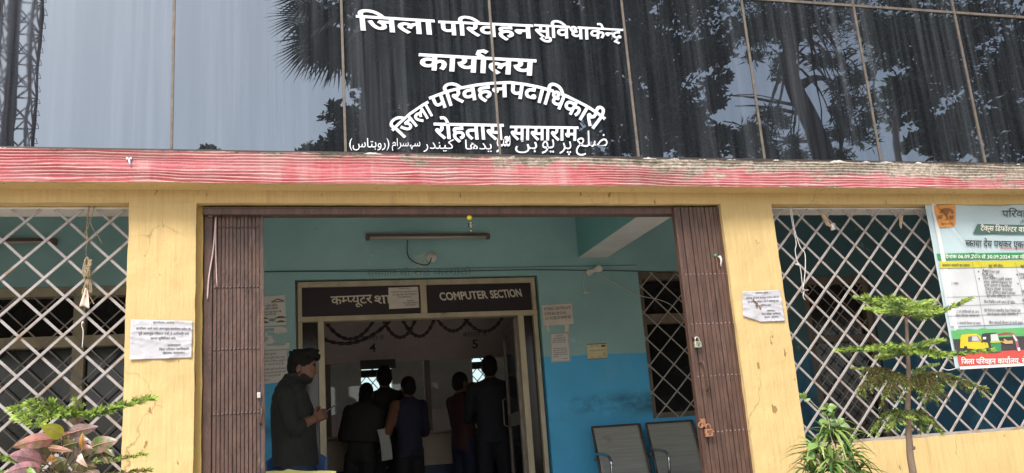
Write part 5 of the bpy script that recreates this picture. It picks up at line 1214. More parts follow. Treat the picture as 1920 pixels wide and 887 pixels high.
# phone between the hands
a, c_ = MP(606, 776, -.055), MP(632, 757, -.055)
ph = thing('mobile_phone', a, 'dark mobile phone held up in the man\'s hands', 'phone')
ax_ = (c_-a).normalized(); wv = V(0, 1, 0); up_ = ax_.cross(wv).normalized(); cen = (a+c_)/2
def phbox(hw, hl, t0, t1):
    return [cen+ax_*l+wv*w+up_*t for t in (t0, t1) for (l, w) in ((-hl, -hw), (hl, -hw), (hl, hw), (-hl, hw))]
FB = [(0, 1, 2, 3), (7, 6, 5, 4), (4, 5, 1, 0), (5, 6, 2, 1), (6, 7, 3, 2), (7, 4, 0, 3)]
mb = MB(); mb.add(phbox(.036, (c_-a).length/2, -.0045, .0045), FB); mb.build('case', mat('blue_black_case', (.05, .07, .10), .3), ph, bevel=.003)
sgn = 1 if up_.z > 0 else -1
mb = MB(); mb.add(phbox(.033, (c_-a).length/2-.005, .0046*sgn, .0054*sgn), FB); mb.build('screen', mat('dark_screen', (.01, .01, .012), .08), ph)

# --- people at the counter, backs or sides to us, deep in the room
def stander(x, y, hgt, face, label, shirt, trous, lean=0.0, arms=((.25, .15), (.25, .15)), hair='short', build_w=1.0, side_col=None, scarf=None, voxel=.010):
    t = thing('person', (x, y, FZ), label, 'person', 'people waiting at the counter'); s = hgt/1.70
    xf = Matrix.Translation((x, y, FZ)) @ Matrix.Rotation(face, 4, 'Z') @ Matrix.Rotation(lean, 4, 'Y') @ Matrix.Scale(s, 4)
    b = Body(); w = build_w
    b.ell((0, .01, 1.595), (.075, .095, .108), 0); b.ell((0, .035, 1.555), (.058, .065, .075), 0); b.ell((0, .106, 1.57), (.013, .018, .022), 0)
    for q in (-1, 1): b.ell((q*.077, .0, 1.575), (.010, .020, .033), 0); b.ell((q*.03, .092, 1.60), (.02, .012, .008), 0)
    b.ell((0, .096, 1.535), (.022, .010, .008), 0)
    b.cap([(0, 0, 1.54), (0, -.01, 1.42)], (.052, .062), 0, 12)
    b.loft([((0, -.005, 1.475), .075*w, .065), ((0, -.01, 1.435), .165*w, .085), ((0, -.01, 1.38), .200*w, .105), ((0, 0, 1.22), .190*w, .118), ((0, .005, 1.06), .172*w, .112), ((0, 0, .95), .178*w, .118), ((0, 0, .84), .182*w, .120)], 1)
    for q, (sp, fw) in zip((-1, 1), arms):
        S_ = Vector((q*.195*w, -.005, 1.385)); E_ = Vector((q*(.235*w+sp*.12), .02+fw*.25, 1.10)); W_2 = Vector((q*(.22*w+sp*.05), .08+fw*.95, 1.0+fw*.32-.14*(1-min(1, fw*2))))
        b.cap([S_, S_.lerp(E_, .5), E_, E_.lerp(W_2, .2)], (.070, .060, .050, .047), 1 if not side_col or q > 0 else 4, 12); b.cap([E_.lerp(W_2, .18), W_2], (.042, .028), 0, 10)
        hand(b, W_2, (W_2-E_), V(-q*.6, .2, .6), 0, .5*q)
    for q in (-1, 1):
        b.cap([(q*.09*w, 0, .90), (q*.105, .01, .48), (q*.115, -.01, .10)], (.112*w, .074, .052), 2, 12); b.cap([(q*.115, -.03, .045), (q*.13, .15, .034)], (.045, .036), 3, 10)
    b.ell((0, 0, .88), (.17*w, .125, .10), 2)
    mats = [M_SKIN, shirt, trous, M_SHOE]+([side_col] if side_col else [])
    b.build('body', mats, t, voxel, 2, xf)
    h = Body(); h.ell((0, -.005, 1.618), (.082, .102, .098), 0); h.ell((0, -.035, 1.58), (.078, .075, .09), 0)
    if hair == 'long': h.ell((0, -.06, 1.50), (.075, .05, .15), 0); h.ell((0, -.085, 1.57), (.055, .05, .06), 0)
    h.build('hair', [M_HAIR], t, .012, 2, xf)
    if scarf:
        c = Body(); c.loft([((0, -.02, 1.49), .10, .085), ((0, -.02, 1.42), .20, .115), ((0, -.02, 1.25), .232, .140), ((0, -.02, 1.05), .225, .142)], 0); c.build('shawl', [scarf], t, .012, 3, xf)
    return t
def spot(px, Y): return at(px, 800, Y).x
stander(spot(656, 9.55), 9.55, 1.56, R(-12), 'person in a dark shawl with hair tied back leaning at counter four', cloth('grey_black_kurta', (.022, .022, .020)), cloth('black_trousers', (.014, .014, .014)), R(7), ((.3, .35), (.2, .35)), 'long', .88, scarf=cloth('dark_shawl', (.024, .022, .019)))
stander(spot(724, 9.75), 9.75, 1.74, R(6), 'tall person in a plain black shirt with his back turned at counter four', cloth('plain_black_shirt', (.017, .016, .017)), cloth('charcoal_trousers', (.018, .017, .016)), 0, ((.2, .1), (.2, .3)), 'short', .90)
stander(spot(764, 9.35), 9.35, 1.58, R(18), 'person in a navy shirt with an orange sleeve right of counter four', cloth('navy_shirt', (.018, .020, .045)), cloth('black_jeans', (.012, .012, .013)), R(1), ((.3, .2), (.5, .30)), 'short', .82, side_col=cloth('faded_orange_sleeve', (.17, .075, .045)))
stander(spot(868, 9.6), 9.6, 1.62, R(-62), 'person in a dark maroon top turned side-on near counter five', cloth('maroon_top', (.040, .012, .012)), cloth('navy_trousers', (.010, .014, .035)), 0, ((.15, .2), (.2, .25)), 'short', .86)
stander(spot(925, 9.2), 9.2, 1.74, R(-8), 'tall person in dark blue-black clothes beside the open door leaf', cloth('blue_black_shirt', (.012, .013, .020)), cloth('blue_black_trousers', (.010, .011, .016)), 0, ((.25, .25), (.2, .2)), 'short', .93)
p = at(707, 806, 9.30); q = at(716, 865, 9.30)
mb = MB(); mb.grid(lambda u, v: p.lerp(q, v)+V((u*.105+.012*math.sin(3*v)), .02*math.sin(2*u+2*v), .014*u), 6, 10)
tag(mb.build('paper_sheaf', mat('grey_paper', (.42, .42, .40), .8, var=.05), smooth=True, solid=.004), 'pale folded papers hanging from the tall man\'s hand in the dark room', 'papers')
# ------------------------------------------------------------------ plants in front of the building
def leafmat(name, col, rough=.45, trans=.25, var=.25, scale=40):
    m, nt, bs = _new(name); n = _noise(nt, _coords(nt, (1, 1, 1), obj=False), scale, 3)
    c = _ramp(nt, n, [(.3, c4([x*(1-var) for x in col])), (.7, c4([min(1, x*(1+var)) for x in col]))])
    nt.links.new(c, bs.inputs['Base Color']); bs.inputs['Roughness'].default_value = rough
    tr = nt.nodes.new('ShaderNodeBsdfTranslucent'); nt.links.new(c, tr.inputs['Color']); mx = nt.nodes.new('ShaderNodeMixShader'); mx.inputs[0].default_value = trans
    out = nt.nodes['Material Output']; nt.links.new(bs.outputs[0], mx.inputs[1]); nt.links.new(tr.outputs[0], mx.inputs[2]); nt.links.new(mx.outputs[0], out.inputs['Surface'])
    return m
M_BARK = mat('young_bark', (0.20, 0.14, 0.10), .85, var=.3, scale=30, stretch=(1, 1, .4), bump=.6, bscale=70)
M_NEED = [leafmat('needle_dark_green', (.055, .115, .03)), leafmat('needle_fresh_green', (.19, .30, .055)), leafmat('needle_bright_tip', (.33, .45, .085)), leafmat('needle_brown', (.17, .12, .035))]
rp = random.Random(21)
def needles(mb, pts, L, step, tipfrac=.25, brown=0.0, dens=3, wid=.12):
    """short stiff needles set all round a twig, pointing forwards"""
    pts = [Vector(p) for p in pts]; seg = [(pts[i+1]-pts[i]).length for i in range(len(pts)-1)]; tot = sum(seg); n = max(3, int(tot/step))
    for k in range(n):
        s = tot*k/n; i = 0
        while i < len(seg)-1 and s > seg[i]: s -= seg[i]; i += 1
        p = pts[i].lerp(pts[i+1], s/seg[i]); d = (pts[i+1]-pts[i]).normalized(); a = d.orthogonal().normalized(); b = d.cross(a); f = k/n
        for q in range(dens):
            t = rp.uniform(0, 6.283); o = a*math.cos(t)+b*math.sin(t); e = (o*rp.uniform(.5, .9)+d*rp.uniform(.6, 1.0)+V(0, 0, .10)).normalized()
            l = L*rp.uniform(.75, 1.2)*(1.0-.15*f); sd = e.cross(d).normalized()*L*wid; m = p+e*l*.5
            if rp.random() < brown: mb.cur = 3
            elif f > 1-tipfrac*rp.uniform(.6, 1.4): mb.cur = 2
            else: mb.cur = 1 if rp.random() < .45 else 0
            mb.add([p, m+sd, p+e*l, m-sd], [(0, 1, 2, 3)])
        if k == n-1:
            for q in range(7):
                t = rp.uniform(0, 6.283); e = (d+(a*math.cos(t)+b*math.sin(t))*.35).normalized(); sd = e.orthogonal().normalized()*L*.09; mb.cur = 2 if brown < .5 else 1
                mb.add([p, p+e*L*.55+sd, p+e*L*1.1, p+e*L*.55-sd], [(0, 1, 2, 3)])
def conifer_branch(mb, wood, pts, L=.018, nside=9, slen=.07, brown=0.0, droop=0.0, tip=.3, step=.0062, rad=.004):
    c = spline(pts, 8); wood.tube(c, [rad*(1-.7*i/(len(c)-1)) for i in range(len(c))], 6)
    needles(mb, c[len(c)//6:], L, step, tip*.5, brown)
    for k in range(nside):
        t = .15+.8*k/max(1, nside-1); i = min(int(t*(len(c)-1)), len(c)-2); p = c[i]; d = (c[i+1]-c[i]).normalized()
        for s in (-1, 1):
            sd = d.cross(V(0, 0, 1)).normalized()*s
            l = slen*(1-.55*t)*rp.uniform(.75, 1.15); dr = droop*l
            e = (d*.75+sd*.8+V(0, 0, rp.uniform(-.05, .18))).normalized()
            sp = [p, p+e*l*.5+V(0, 0, -.15*dr), p+e*l+V(0, 0, -dr)]
            tw = bez(*sp, n=5); wood.tube(tw, [rad*.4, rad*.35, rad*.3, rad*.25, rad*.2, rad*.15], 4); needles(mb, tw, L*.92, step, tip, brown)
# --- right sapling: four whorls on a thin stem
Yt = 3.72; T = lambda px, py, d=0.0: at(px, py, Yt+d)
base = T(1712, 887); root = V(base.x+.02, Yt, GZ)
sap = thing('conifer_sapling', root, 'slender young conifer with four tiers of needle branches before the right grille', 'young tree')
wood = MB(); stem = spline([root, V(base.x+.012, Yt, .1), T(1712, 887), T(1705, 828), T(1702, 770), T(1704, 710), T(1702, 660), T(1699, 590), T(1699, 575)], 8)
wood.tube(stem, [.021-.0155*i/(len(stem)-1) for i in range(len(stem))], 10)
for (px, py) in ((1702, 815), (1706, 806), (1700, 762), (1703, 664), (1699, 594), (1709, 840)):
    p = T(px, py); wood.ball(p+V(.006, -.006, 0), .010, 8, 6)
nd = MB()
def tier(px, py, tips, **k):
    for (tx, ty, d, mx_, my) in tips: conifer_branch(nd, wood, [T(px, py), T(mx_, my, d*.55), T(tx, ty, d)], **k)
tier(1699, 592, [(1622, 561, .03, 1655, 572), (1815, 562, -.06, 1750, 590), (1660, 560, -.28, 1680, 570), (1738, 566, .26, 1715, 574), (1640, 580, .22, 1668, 585), (1745, 580, -.30, 1725, 580)], nside=7, slen=.10, tip=.5, L=.030)
tier(1702, 662, [(1574, 657, .04, 1640, 655), (1856, 657, -.10, 1775, 665), (1640, 652, -.26, 1670, 652), (1760, 640, .22, 1730, 646), (1765, 668, -.30, 1735, 660), (1655, 672, .24, 1680, 664)], nside=8, slen=.08, tip=.35, L=.029)
tier(1703, 712, [(1612, 728, -.08, 1655, 700), (1622, 690, .12, 1660, 692), (1665, 742, -.22, 1680, 706), (1745, 745, -.20, 1735, 706), (1760, 735, .14, 1735, 702)], nside=8, slen=.095, tip=.10, brown=.55, droop=.9, L=.024)
tier(1703, 708, [(1848, 728, -.06, 1765, 700)], nside=11, slen=.085, tip=.2, brown=.5, droop=.9, L=.024)
tier(1703, 706, [(1756, 684, .20, 1730, 690), (1598, 690, .22, 1650, 697)], nside=6, slen=.05, tip=.5)
tier(1702, 772, [(1638, 806, -.05, 1665, 772), (1764, 808, -.08, 1735, 775), (1672, 800, -.18, 1686, 774), (1730, 806, .14, 1718, 776)], nside=6, slen=.065, tip=.4, brown=.08, droop=.6, L=.026)
tier(1711, 905, [(1640, 915, -.1, 1675, 900), (1790, 915, .1, 1750, 900), (1715, 925, -.3, 1713, 905)], nside=7, slen=.06, tip=.3, brown=.2, droop=.4)
wood.build('trunk', M_BARK, sap, smooth=True); nd.build('needles', M_NEED, sap)
# --- left conifer behind the croton
Yl = 3.30; TL_ = lambda px, py, d=0.0: at(px, py, Yl+d)
b0 = TL_(150, 887); rootl = V(b0.x, Yl+.05, GZ)
lc = thing('conifer_sapling', rootl, 'low bright green conifer spreading over a croton before the left grille', 'young tree')
wood = MB(); nd = MB(); stem = spline([rootl, V(b0.x, Yl+.05, .3), TL_(148, 887, .05), TL_(145, 785, .05), TL_(146, 768, .05)], 6); wood.tube(stem, [.02-.013*i/(len(stem)-1) for i in range(len(stem))], 9)
def tl(a, m_, t, **k): conifer_branch(nd, wood, [TL_(*a), TL_(*m_), TL_(*t)], **k)
tl((146, 790, .05), (205, 768, -.02), (283, 746, -.10), nside=7, slen=.05, tip=.6, L=.030, step=.0060)
for (tx, ty, d, mx_, my) in ((26, 768, -.12, 85, 755), (36, 779, -.16, 90, 764), (44, 789, -.20, 95, 772), (58, 757, .02, 95, 756), (70, 795, -.22, 105, 777)):
    tl((146, 785, .05), (mx_, my, d*.5), (tx, ty, d), nside=4, slen=.045, tip=.55, L=.028)
tl((146, 780, .05), (148, 765, -.02), (142, 752, -.03), nside=3, slen=.03, tip=.9)
tl((148, 868, .05), (215, 862, -.05), (272, 851, -.12), nside=8, slen=.04, tip=.7, brown=.08)
tl((148, 900, .05), (210, 890, -.05), (282, 881, -.12), nside=9, slen=.035, tip=.05, brown=.92)
tl((90, 890, .0), (35, 865, -.08), (-30, 850, -.15), nside=9, slen=.06, tip=.5); tl((110, 905, .0), (60, 893, -.1), (0, 886, -.15), nside=8, slen=.05, tip=.7)
wood.build('trunk', M_BARK, lc, smooth=True); nd.build('needles', M_NEED, lc)
# --- croton: broad leathery leaves, pink, purple, yellow
Yc_ = 3.12; C_ = lambda px, py, d=0.0: at(px, py, Yc_+d)
cr = thing('croton_plant', V(C_(100, 887).x, Yc_+.04, GZ), 'croton with pink, purple and one yellow leaf below the left grille', 'shrub')
def m_croton(name, a, b_, vein, sc=26):
    m, nt, bs = _new(name); v = _coords(nt, (1, 1, 1), obj=False); n = _noise(nt, v, sc, 4, .6, .6)
    c = _mix(nt, _ramp(nt, n, [(.42, 0.0), (.60, 1.0)]), c4(a), c4(b_)); n2 = _noise(nt, v, 75, 3)
    c = _mix(nt, _math(nt, 'MULTIPLY', _ramp(nt, n2, [(.55, 0.0), (.68, 1.0)]), .55), c, c4(vein))
    nt.links.new(c, bs.inputs['Base Color']); bs.inputs['Roughness'].default_value = .32
    tr = nt.nodes.new('ShaderNodeBsdfTranslucent'); nt.links.new(c, tr.inputs['Color']); mx = nt.nodes.new('ShaderNodeMixShader'); mx.inputs[0].default_value = .2
    nt.links.new(bs.outputs[0], mx.inputs[1]); nt.links.new(tr.outputs[0], mx.inputs[2]); nt.links.new(mx.outputs[0], nt.nodes['Material Output'].inputs['Surface']); return m
CM = [m_croton('croton_yellow', (.42, .40, .03), (.34, .36, .03), (.50, .46, .08)), m_croton('croton_pink', (.50, .22, .20), (.20, .16, .07), (.50, .25, .07)), m_croton('croton_grey_purple', (.24, .16, .155), (.15, .15, .07), (.36, .22, .22)),
      m_croton('croton_orange', (.52, .26, .05), (.30, .16, .04), (.6, .36, .1)), m_croton('croton_green_pink', (.10, .15, .045), (.34, .19, .17), (.16, .2, .06)), m_croton('croton_mauve_pink', (.46, .23, .24), (.22, .13, .14), (.52, .3, .3)),
      m_croton('croton_dark_green', (.06, .085, .03), (.13, .10, .035), (.3, .17, .05)), m_croton('croton_cream', (.62, .48, .42), (.5, .36, .3), (.66, .5, .45)), leafmat('fresh_green_leaf', (.17, .32, .06)), mat('croton_midrib', (.55, .30, .22), .5)]
fol = MB(); stm = MB(); rc = random.Random(8)
def leaf(b0, t0, w, mi, arch=.02, fold=.35, wave=.10, rib=True, nrm=None, tipw=1.0):
    """broad leaf from b0 to t0 (points), w wide, folded along its rib and rippled at the edge"""
    b0, t0 = Vector(b0), Vector(t0); d = t0-b0; L = d.length; d = d/L
    view = (V(0, 0, EYE)-(b0+t0)/2).normalized() if nrm is None else Vector(nrm).normalized()
    view = (view+V(rc.uniform(-.35, .35), 0, rc.uniform(0, .5))).normalized()
    sd = d.cross(view).normalized(); n = sd.cross(d).normalized(); ph = rc.uniform(0, 6)
    def fn(u, v):
        prof = math.sin(math.pi*min(1, .06+.94*v)**(.85*tipw))**.75 if 0 < v < 1 else (.08 if v == 0 else 0.0)
        x = (u-.5)*2; y = x*w/2*prof
        return b0+d*(L*v)+sd*y+n*(arch*4*v*(1-v)-fold*abs(y)*.6+wave*w*.5*abs(x)**2*math.sin(9*v+ph+(2 if x > 0 else 0)))-V(0, 0, .25*arch*v*v*4)
    fol.cur = mi; fol.grid(fn, 6, 10)
    if rib: stm_pts = [fn(.5, k/8)+n*.0012 for k in range(9)]; fol.cur = 9; fol.tube(stm_pts, [.0016*(1-.8*k/8) for k in range(9)], 4)
PXL = [((117, 819, -.04), (76, 789, -.12), 24, 0), ((103, 824, -.02), (22, 829, -.10), 25, 1), ((129, 814, .0), (184, 792, -.06), 22, 2), ((155, 842, -.10), (155.5, 803, -.13), 9, 3), ((168, 842, -.02), (222, 817, -.08), 28, 4), ((80, 868, -.06), (18, 845, -.16), 31, 5),
       ((84, 866, -.0), (40, 831, -.05), 32, 2), ((77, 879, -.10), (4, 877, -.18), 22, 5), ((97, 866, -.12), (96, 840, -.16), 15, 3), ((147, 884, -.10), (147, 860, -.14), 26, 6), ((150, 857, -.12), (165, 863, -.15), 13, 7), ((92, 840, -.06), (140, 834, -.12), 11, 1),
       ((190, 833, -.02), (216, 848, -.08), 15, 6), ((185, 845, .0), (205, 862, -.05), 18, 6), ((120, 838, -.02), (150, 815, -.08), 22, 6), ((110, 845, -.0), (75, 828, -.04), 26, 6), ((130, 850, .02), (112, 825, -.02), 22, 2), ((52, 886, -.14), (69, 880, -.18), 15, 8), ((100, 880, .0), (128, 850, -.04), 26, 6),
       ((140, 835, -.02), (168, 815, -.07), 20, 2), ((150, 850, .0), (180, 830, -.04), 24, 4), ((115, 815, .0), (133, 800, -.04), 15, 1), ((60, 895, -.06), (20, 905, -.14), 28, 5), ((110, 900, -.06), (140, 905, -.12), 28, 4), ((160, 885, .0), (190, 900, -.05), 24, 2), ((80, 905, -.06), (95, 880, -.10), 20, 1),
       ((88, 850, .03), (58, 842, .0), 22, 6), ((105, 868, .03), (120, 890, -.02), 26, 6), ((150, 872, .02), (182, 868, -.02), 22, 6), ((70, 885, .02), (40, 868, -.02), 26, 6)]
ctr = V(C_(115, 930).x, Yc_+.04, C_(115, 930).z)
for (a, t_, w, mi) in PXL:
    A, T_ = C_(*a), C_(*t_); leaf(A, T_, w*Yc_/FPX, mi, arch=.012+.01*rc.random())
    stm.tube(bez(ctr+V(rc.uniform(-.05, .05), rc.uniform(0, .05), rc.uniform(-.02, .06)), (ctr+A)/2+V(0, 0, .04), A, 6), .0022, 5)
for k in range(26):                                                    # leaves lower down the bush, below the picture
    a = rc.uniform(0, 6.28); q = ctr+V(0, 0, rc.uniform(-.55, -.05)); T_ = q+V(.19*math.cos(a), .15*math.sin(a), rc.uniform(.0, .1)); leaf(q.lerp(T_, .3), T_, rc.uniform(.045, .065), rc.choice([1, 2, 4, 5, 6, 6]))
stm.tube(spline([V(ctr.x-.02, Yc_+.04, GZ), V(ctr.x+.01, Yc_+.05, .1), ctr], 6), [.016, .015, .0145, .014, .0135, .013, .0125, .012, .0115, .011, .010, .009, .009][:13], 8)
fol.build('leaves', CM, cr, smooth=True); stm.build('stem', M_BARK, cr, smooth=True)
# --- strap-leaved plant and a climbing vine before the right pillar
Yd = 3.95; D_ = lambda px, py, d=0.0: at(px, py, Yd+d)
dp = thing('strap_leaf_plant', V(D_(1560, 887).x, Yd, GZ), 'bushy plant with long arching strap leaves at the foot of the right pillar', 'shrub')
SM = [leafmat('strap_leaf_green', (.10, .19, .04)), leafmat('strap_leaf_yellow_green', (.24, .34, .09)), leafmat('strap_leaf_dark', (.05, .10, .03))]
fol = MB(); rd = random.Random(17)
def strap(p, a, el, L, w, mi, droop):
    d = V(math.cos(a)*math.cos(el), math.sin(a)*math.cos(el), math.sin(el)); sd = d.cross(V(0, 0, 1)).normalized(); up = sd.cross(d)
    def fn(u, v):
        x = (u-.5)*2; pr = (min(1, .35+2.2*v)*(1-v**2.5)) if v < 1 else 0
        c = p+d*L*v*(1-.12*droop*v)+V(0, 0, -droop*L*v*v); return c+sd*x*w/2*pr+up*(-.25*w*(1-abs(x))*pr)
    fol.cur = mi; fol.grid(fn, 2, 9)
for (px, py, d, n, L0, L1) in ((1562, 815, .0, 44, .14, .24), (1535, 850, -.06, 34, .12, .22), (1592, 848, -.04, 34, .12, .24), (1560, 872, -.14, 30, .12, .22), (1520, 885, -.05, 26, .12, .2), (1610, 885, .0, 26, .12, .2), (1565, 905, -.1, 30, .12, .24)):
    c = D_(px, py, d)
    for k in range(int(n*1.5)):
        e = rd.uniform(-.1, 1.35); strap(c+V(rd.uniform(-.012, .012), rd.uniform(-.012, .012), rd.uniform(-.05, .03)), rd.uniform(0, 6.283), e, rd.uniform(L0, L1)*(0.8 if e > 1 else 1), rd.uniform(.013, .023), rd.choice([0, 0, 1, 1, 2]), rd.uniform(.3, .95))
fol.build('leaves', SM, dp, smooth=True)
mb = MB()
for (px, py, d) in ((1562, 815, .0), (1535, 850, -.06), (1592, 848, -.04), (1560, 872, -.14)):
    c = D_(px, py, d); mb.tube(spline([V(D_(1560, 887).x+rd.uniform(-.04, .04), Yd, GZ), V(c.x*.5+D_(1560, 887).x*.5, Yd+d*.5, .2), c], 6), .010, 7)
mb.build('stem', M_BARK, dp, smooth=True)
vn = thing('climbing_vine', V(D_(1590, 887).x, Yd-.1, GZ), 'young vine with heart shaped leaves climbing beside the right pillar', 'vine')
VM = [leafmat('vine_leaf_light', (.20, .33, .09)), leafmat('vine_leaf_green', (.11, .20, .06)), leafmat('vine_leaf_silver', (.24, .33, .17))]
fol = MB(); stm = MB()
stm.tube(spline([V(D_(1590, 887).x+.01, Yd-.1, GZ), D_(1592, 900, -.1), D_(1580, 870, -.12), D_(1568, 848, -.12), D_(1562, 832, -.12)], 7), .0062, 7)
stm.tube(spline([D_(1600, 900, -.12), D_(1572, 866, -.13), D_(1557, 862, -.13), D_(1545, 878, -.13), D_(1534, 900, -.12)], 6), .004, 6); stm.tube(spline([D_(1542, 900, -.1), D_(1537, 870, -.12), D_(1531, 860, -.12)], 5), .004, 6)
stm.tube(spline([D_(1562, 832, -.12), D_(1556, 810, -.06), D_(1554, 790, -.03), D_(1548, 775, -.02), D_(1541, 771, -.02), D_(1528, 760, -.02), D_(1519, 751, -.02), D_(1510, 748, -.02), D_(1503, 741, -.02)], 6), .0026, 6)
stm.tube(spline([D_(1545, 776, -.02), D_(1551, 770, -.02), D_(1553, 762, -.02)], 4), .002, 5)
def heart(b0, t0, w, mi):
    global fol
    b0, t0 = Vector(b0), Vector(t0); d = t0-b0; L = d.length; d /= L; view = ((V(0, 0, EYE)-b0).normalized()+V(rd.uniform(-.4, .4), 0, rd.uniform(.1, .7))).normalized(); sd = d.cross(view).normalized(); n = sd.cross(d)
    def fn(u, v):
        x = (u-.5)*2; pr = (math.sin(math.pi*(v**.62))**.8 if 0 < v < 1 else 0); return b0+d*L*v+sd*x*w/2*pr+n*(-.18*w*abs(x)*pr+.10*L*math.sin(3.1*v))
    fol.cur = mi; fol.grid(fn, 4, 8)
for (bx, by, tx, ty, w, mi) in ((1507, 746, 1498, 737, 11, 0), (1510, 748, 1507, 734, 12, 0), (1512, 747, 1516, 752, 14, 2), (1548, 763, 1538, 768, 13, 0), (1552, 762, 1545, 757, 13, 0), (1553, 762, 1570, 763, 14, 0), (1554, 763, 1560, 774, 11, 0), (1550, 778, 1540, 775, 10, 0), (1551, 778, 1559, 776, 8, 1), (1553, 789, 1535, 791, 17, 0), (1555, 785, 1569, 788, 11, 2), (1556, 793, 1572, 795, 12, 1),
        (1570, 791, 1583, 785, 13, 0), (1574, 791, 1597, 805, 14, 2), (1555, 812, 1550, 803, 15, 1), (1520, 855, 1515, 862, 22, 0), (1515, 852, 1528, 858, 18, 1), (1550, 874, 1536, 884, 20, 0), (1580, 864, 1592, 860, 14, 0), (1562, 866, 1578, 872, 13, 0), (1530, 830, 1515, 845, 18, 0)):
    heart(D_(bx, by, -.10 if by > 800 else -.03), D_(tx, ty, -.14 if by > 800 else -.05), w*Yd/FPX, mi)
fol.build('leaves', VM, vn, smooth=True); stm.build('stem', mat('vine_stem', (.30, .25, .17), .7, var=.2, scale=40), vn, smooth=True)
# ------------------------------------------------------------------ the yard behind the camera, which the black glass mirrors
def RV(px, py, Yv):
    """the real place of what is seen mirrored in the fascia at a pixel, Yv metres along the mirrored line of sight"""
    p = at(px, py, Yv); return V(p.x, 2*GY-p.y, p.z)
M_TLEAF = [leafmat('tree_leaf_dark', (.035, .060, .022), .55, .12, .3, 6), leafmat('tree_leaf', (.055, .095, .03), .55, .15, .3, 6)]
M_TBARK = mat('tree_bark', (.045, .035, .028), .9, var=.35, scale=6, stretch=(1, 1, .3), bump=.7, bscale=14)
rt_ = random.Random(33)
def tree(name, label, Yv, trunk_px, blobs, leaf_len, leaf_w, per, r0, limbs=(), cat='tree', group='trees across the yard', sparse=.0):
    """trunk through trunk_px (photograph pixels in the mirror), crown as leaf clumps in blobs = (px, py, radius px, clumps)"""
    P_ = [RV(x, y, Yv) for x, y in trunk_px]; root = V(P_[0].x, P_[0].y, GZ)
    t = thing(name, root, label, cat, group)
    wd = MB(); path = spline([root]+P_, 6); wd.tube(path, [r0*(1-.65*i/(len(path)-1)) for i in range(len(path))], 10)
    for li, lb in enumerate(limbs):
        q = spline([RV(x, y, Yv) for x, y in lb], 5); wd.tube(q, [r0*(.40 if li < 2 else .15)*(1-.8*i/(len(q)-1)) for i in range(len(q))], 7)
    fl = MB(); k = Yv/FPX
    for (px, py, rp_, nc) in blobs:
        c = RV(px, py, Yv); Rr = rp_*k
        for _ in range(nc):
            while True:
                o = V(rt_.uniform(-1, 1), rt_.uniform(-1, 1), rt_.uniform(-1, 1))
                if sparse < o.length < 1: break
            q = c+V(o.x*Rr, o.y*Rr*.8, o.z*Rr*.85); cr_ = Rr*rt_.uniform(.10, .20)
            if rt_.random() < .25: wd.tube(bez(path[rt_.randrange(len(path)*2//3, len(path))], (q+path[-1])/2+V(0, 0, -.2), q, 5), [r0*.12, r0*.1, r0*.08, r0*.06, r0*.04, .008], 5)
            dr = V(rt_.gauss(0, 1), rt_.gauss(0, 1), rt_.gauss(0, .6)).normalized()
            for _ in range(per):
                p = q+V(rt_.gauss(0, cr_), rt_.gauss(0, cr_), rt_.gauss(0, cr_*.7)); a = (V(rt_.gauss(0, 1), rt_.gauss(0, 1), rt_.gauss(0, .7))+dr*.9).normalized(); b_ = a.orthogonal().normalized(); b_ = (b_*math.cos(1.7*rt_.random())+a.cross(b_)*math.sin(1.7*rt_.random())).normalized()
                l = leaf_len*rt_.uniform(.6, 1.3); w = leaf_w*rt_.uniform(.7, 1.2); fl.cur = 0 if rt_.random() < .6 else 1
                fl.add([p, p+a*l*.5+b_*w, p+a*l, p+a*l*.5-b_*w], [(0, 1, 2, 3)])
    wd.build('trunk', M_TBARK, t, smooth=True); fl.build('crown', M_TLEAF, t)
    return t
# fan palm
PYv = 15.0; pc_ = RV(690, -8, PYv)
pt = thing('fan_palm', V(pc_.x+.1, pc_.y, GZ), 'fan palm mirrored in the black glass left of the painted words', 'palm', 'trees across the yard')
wd = MB(); wd.tube(spline([V(pc_.x+.1, pc_.y, GZ), V(pc_.x+.2, pc_.y, 3), pc_], 8), [.24-.004*i for i in range(17)], 10)
fr = MB(); rf = random.Random(6); dirs = []
for k in range(34):
    while True:
        d = V(rf.uniform(-1, 1), rf.uniform(-1, 1), rf.uniform(-1.0, 1)).normalized()
        if all((d-e).length > .34 for e in dirs) or rf.random() < .03: break
    dirs.append(d)
for d in dirs:
    pl = rf.uniform(.95, 1.2); hub = pc_+d*pl+V(0, 0, -.18*pl); wd.tube(bez(pc_, pc_+d*pl*.5+V(0, 0, .05), hub, 5), [.03, .028, .024, .02, .018, .015], 5)
    sd = d.cross(V(0, 0, 1)).normalized() if abs(d.z) < .95 else V(1, 0, 0); up = sd.cross(d); n = 34
    for i in range(n):
        a = (i/(n-1)-.5)*R(235); e = d*math.cos(a)+(sd*math.cos(.5)+up*math.sin(.5)*.3)*math.sin(a); e.normalize(); L = rf.uniform(.82, 1.0)*(1-.12*abs(a)/2)
        wv_ = e.cross(up).normalized()*.030; s_ = hub; tip = s_+e*L+V(0, 0, -.16*L)
        fr.cur = 0; fr.add([s_, s_+e*L*.55+wv_+V(0, 0, -.02), tip, s_+e*L*.55-wv_+V(0, 0, -.02)], [(0, 1, 2, 3)])
wd.build('trunk', M_TBARK, pt, smooth=True); fr.build('fronds', M_TLEAF, pt)
tree('broad_leaf_tree', 'dense dark tree mirrored behind the painted words on the glass', 19.0, [(960, 430), (930, 260), (900, 120)], [(760, 110, 130, 46), (880, 60, 170, 60), (1010, 110, 170, 60), (1110, 210, 150, 52), (860, 230, 150, 52), (980, 260, 150, 50), (740, 230, 105, 36), (700, 130, 60, 18), (1130, 60, 140, 44), (760, -20, 130, 40), (960, -80, 190, 50)], .26, .075, 62, .32)
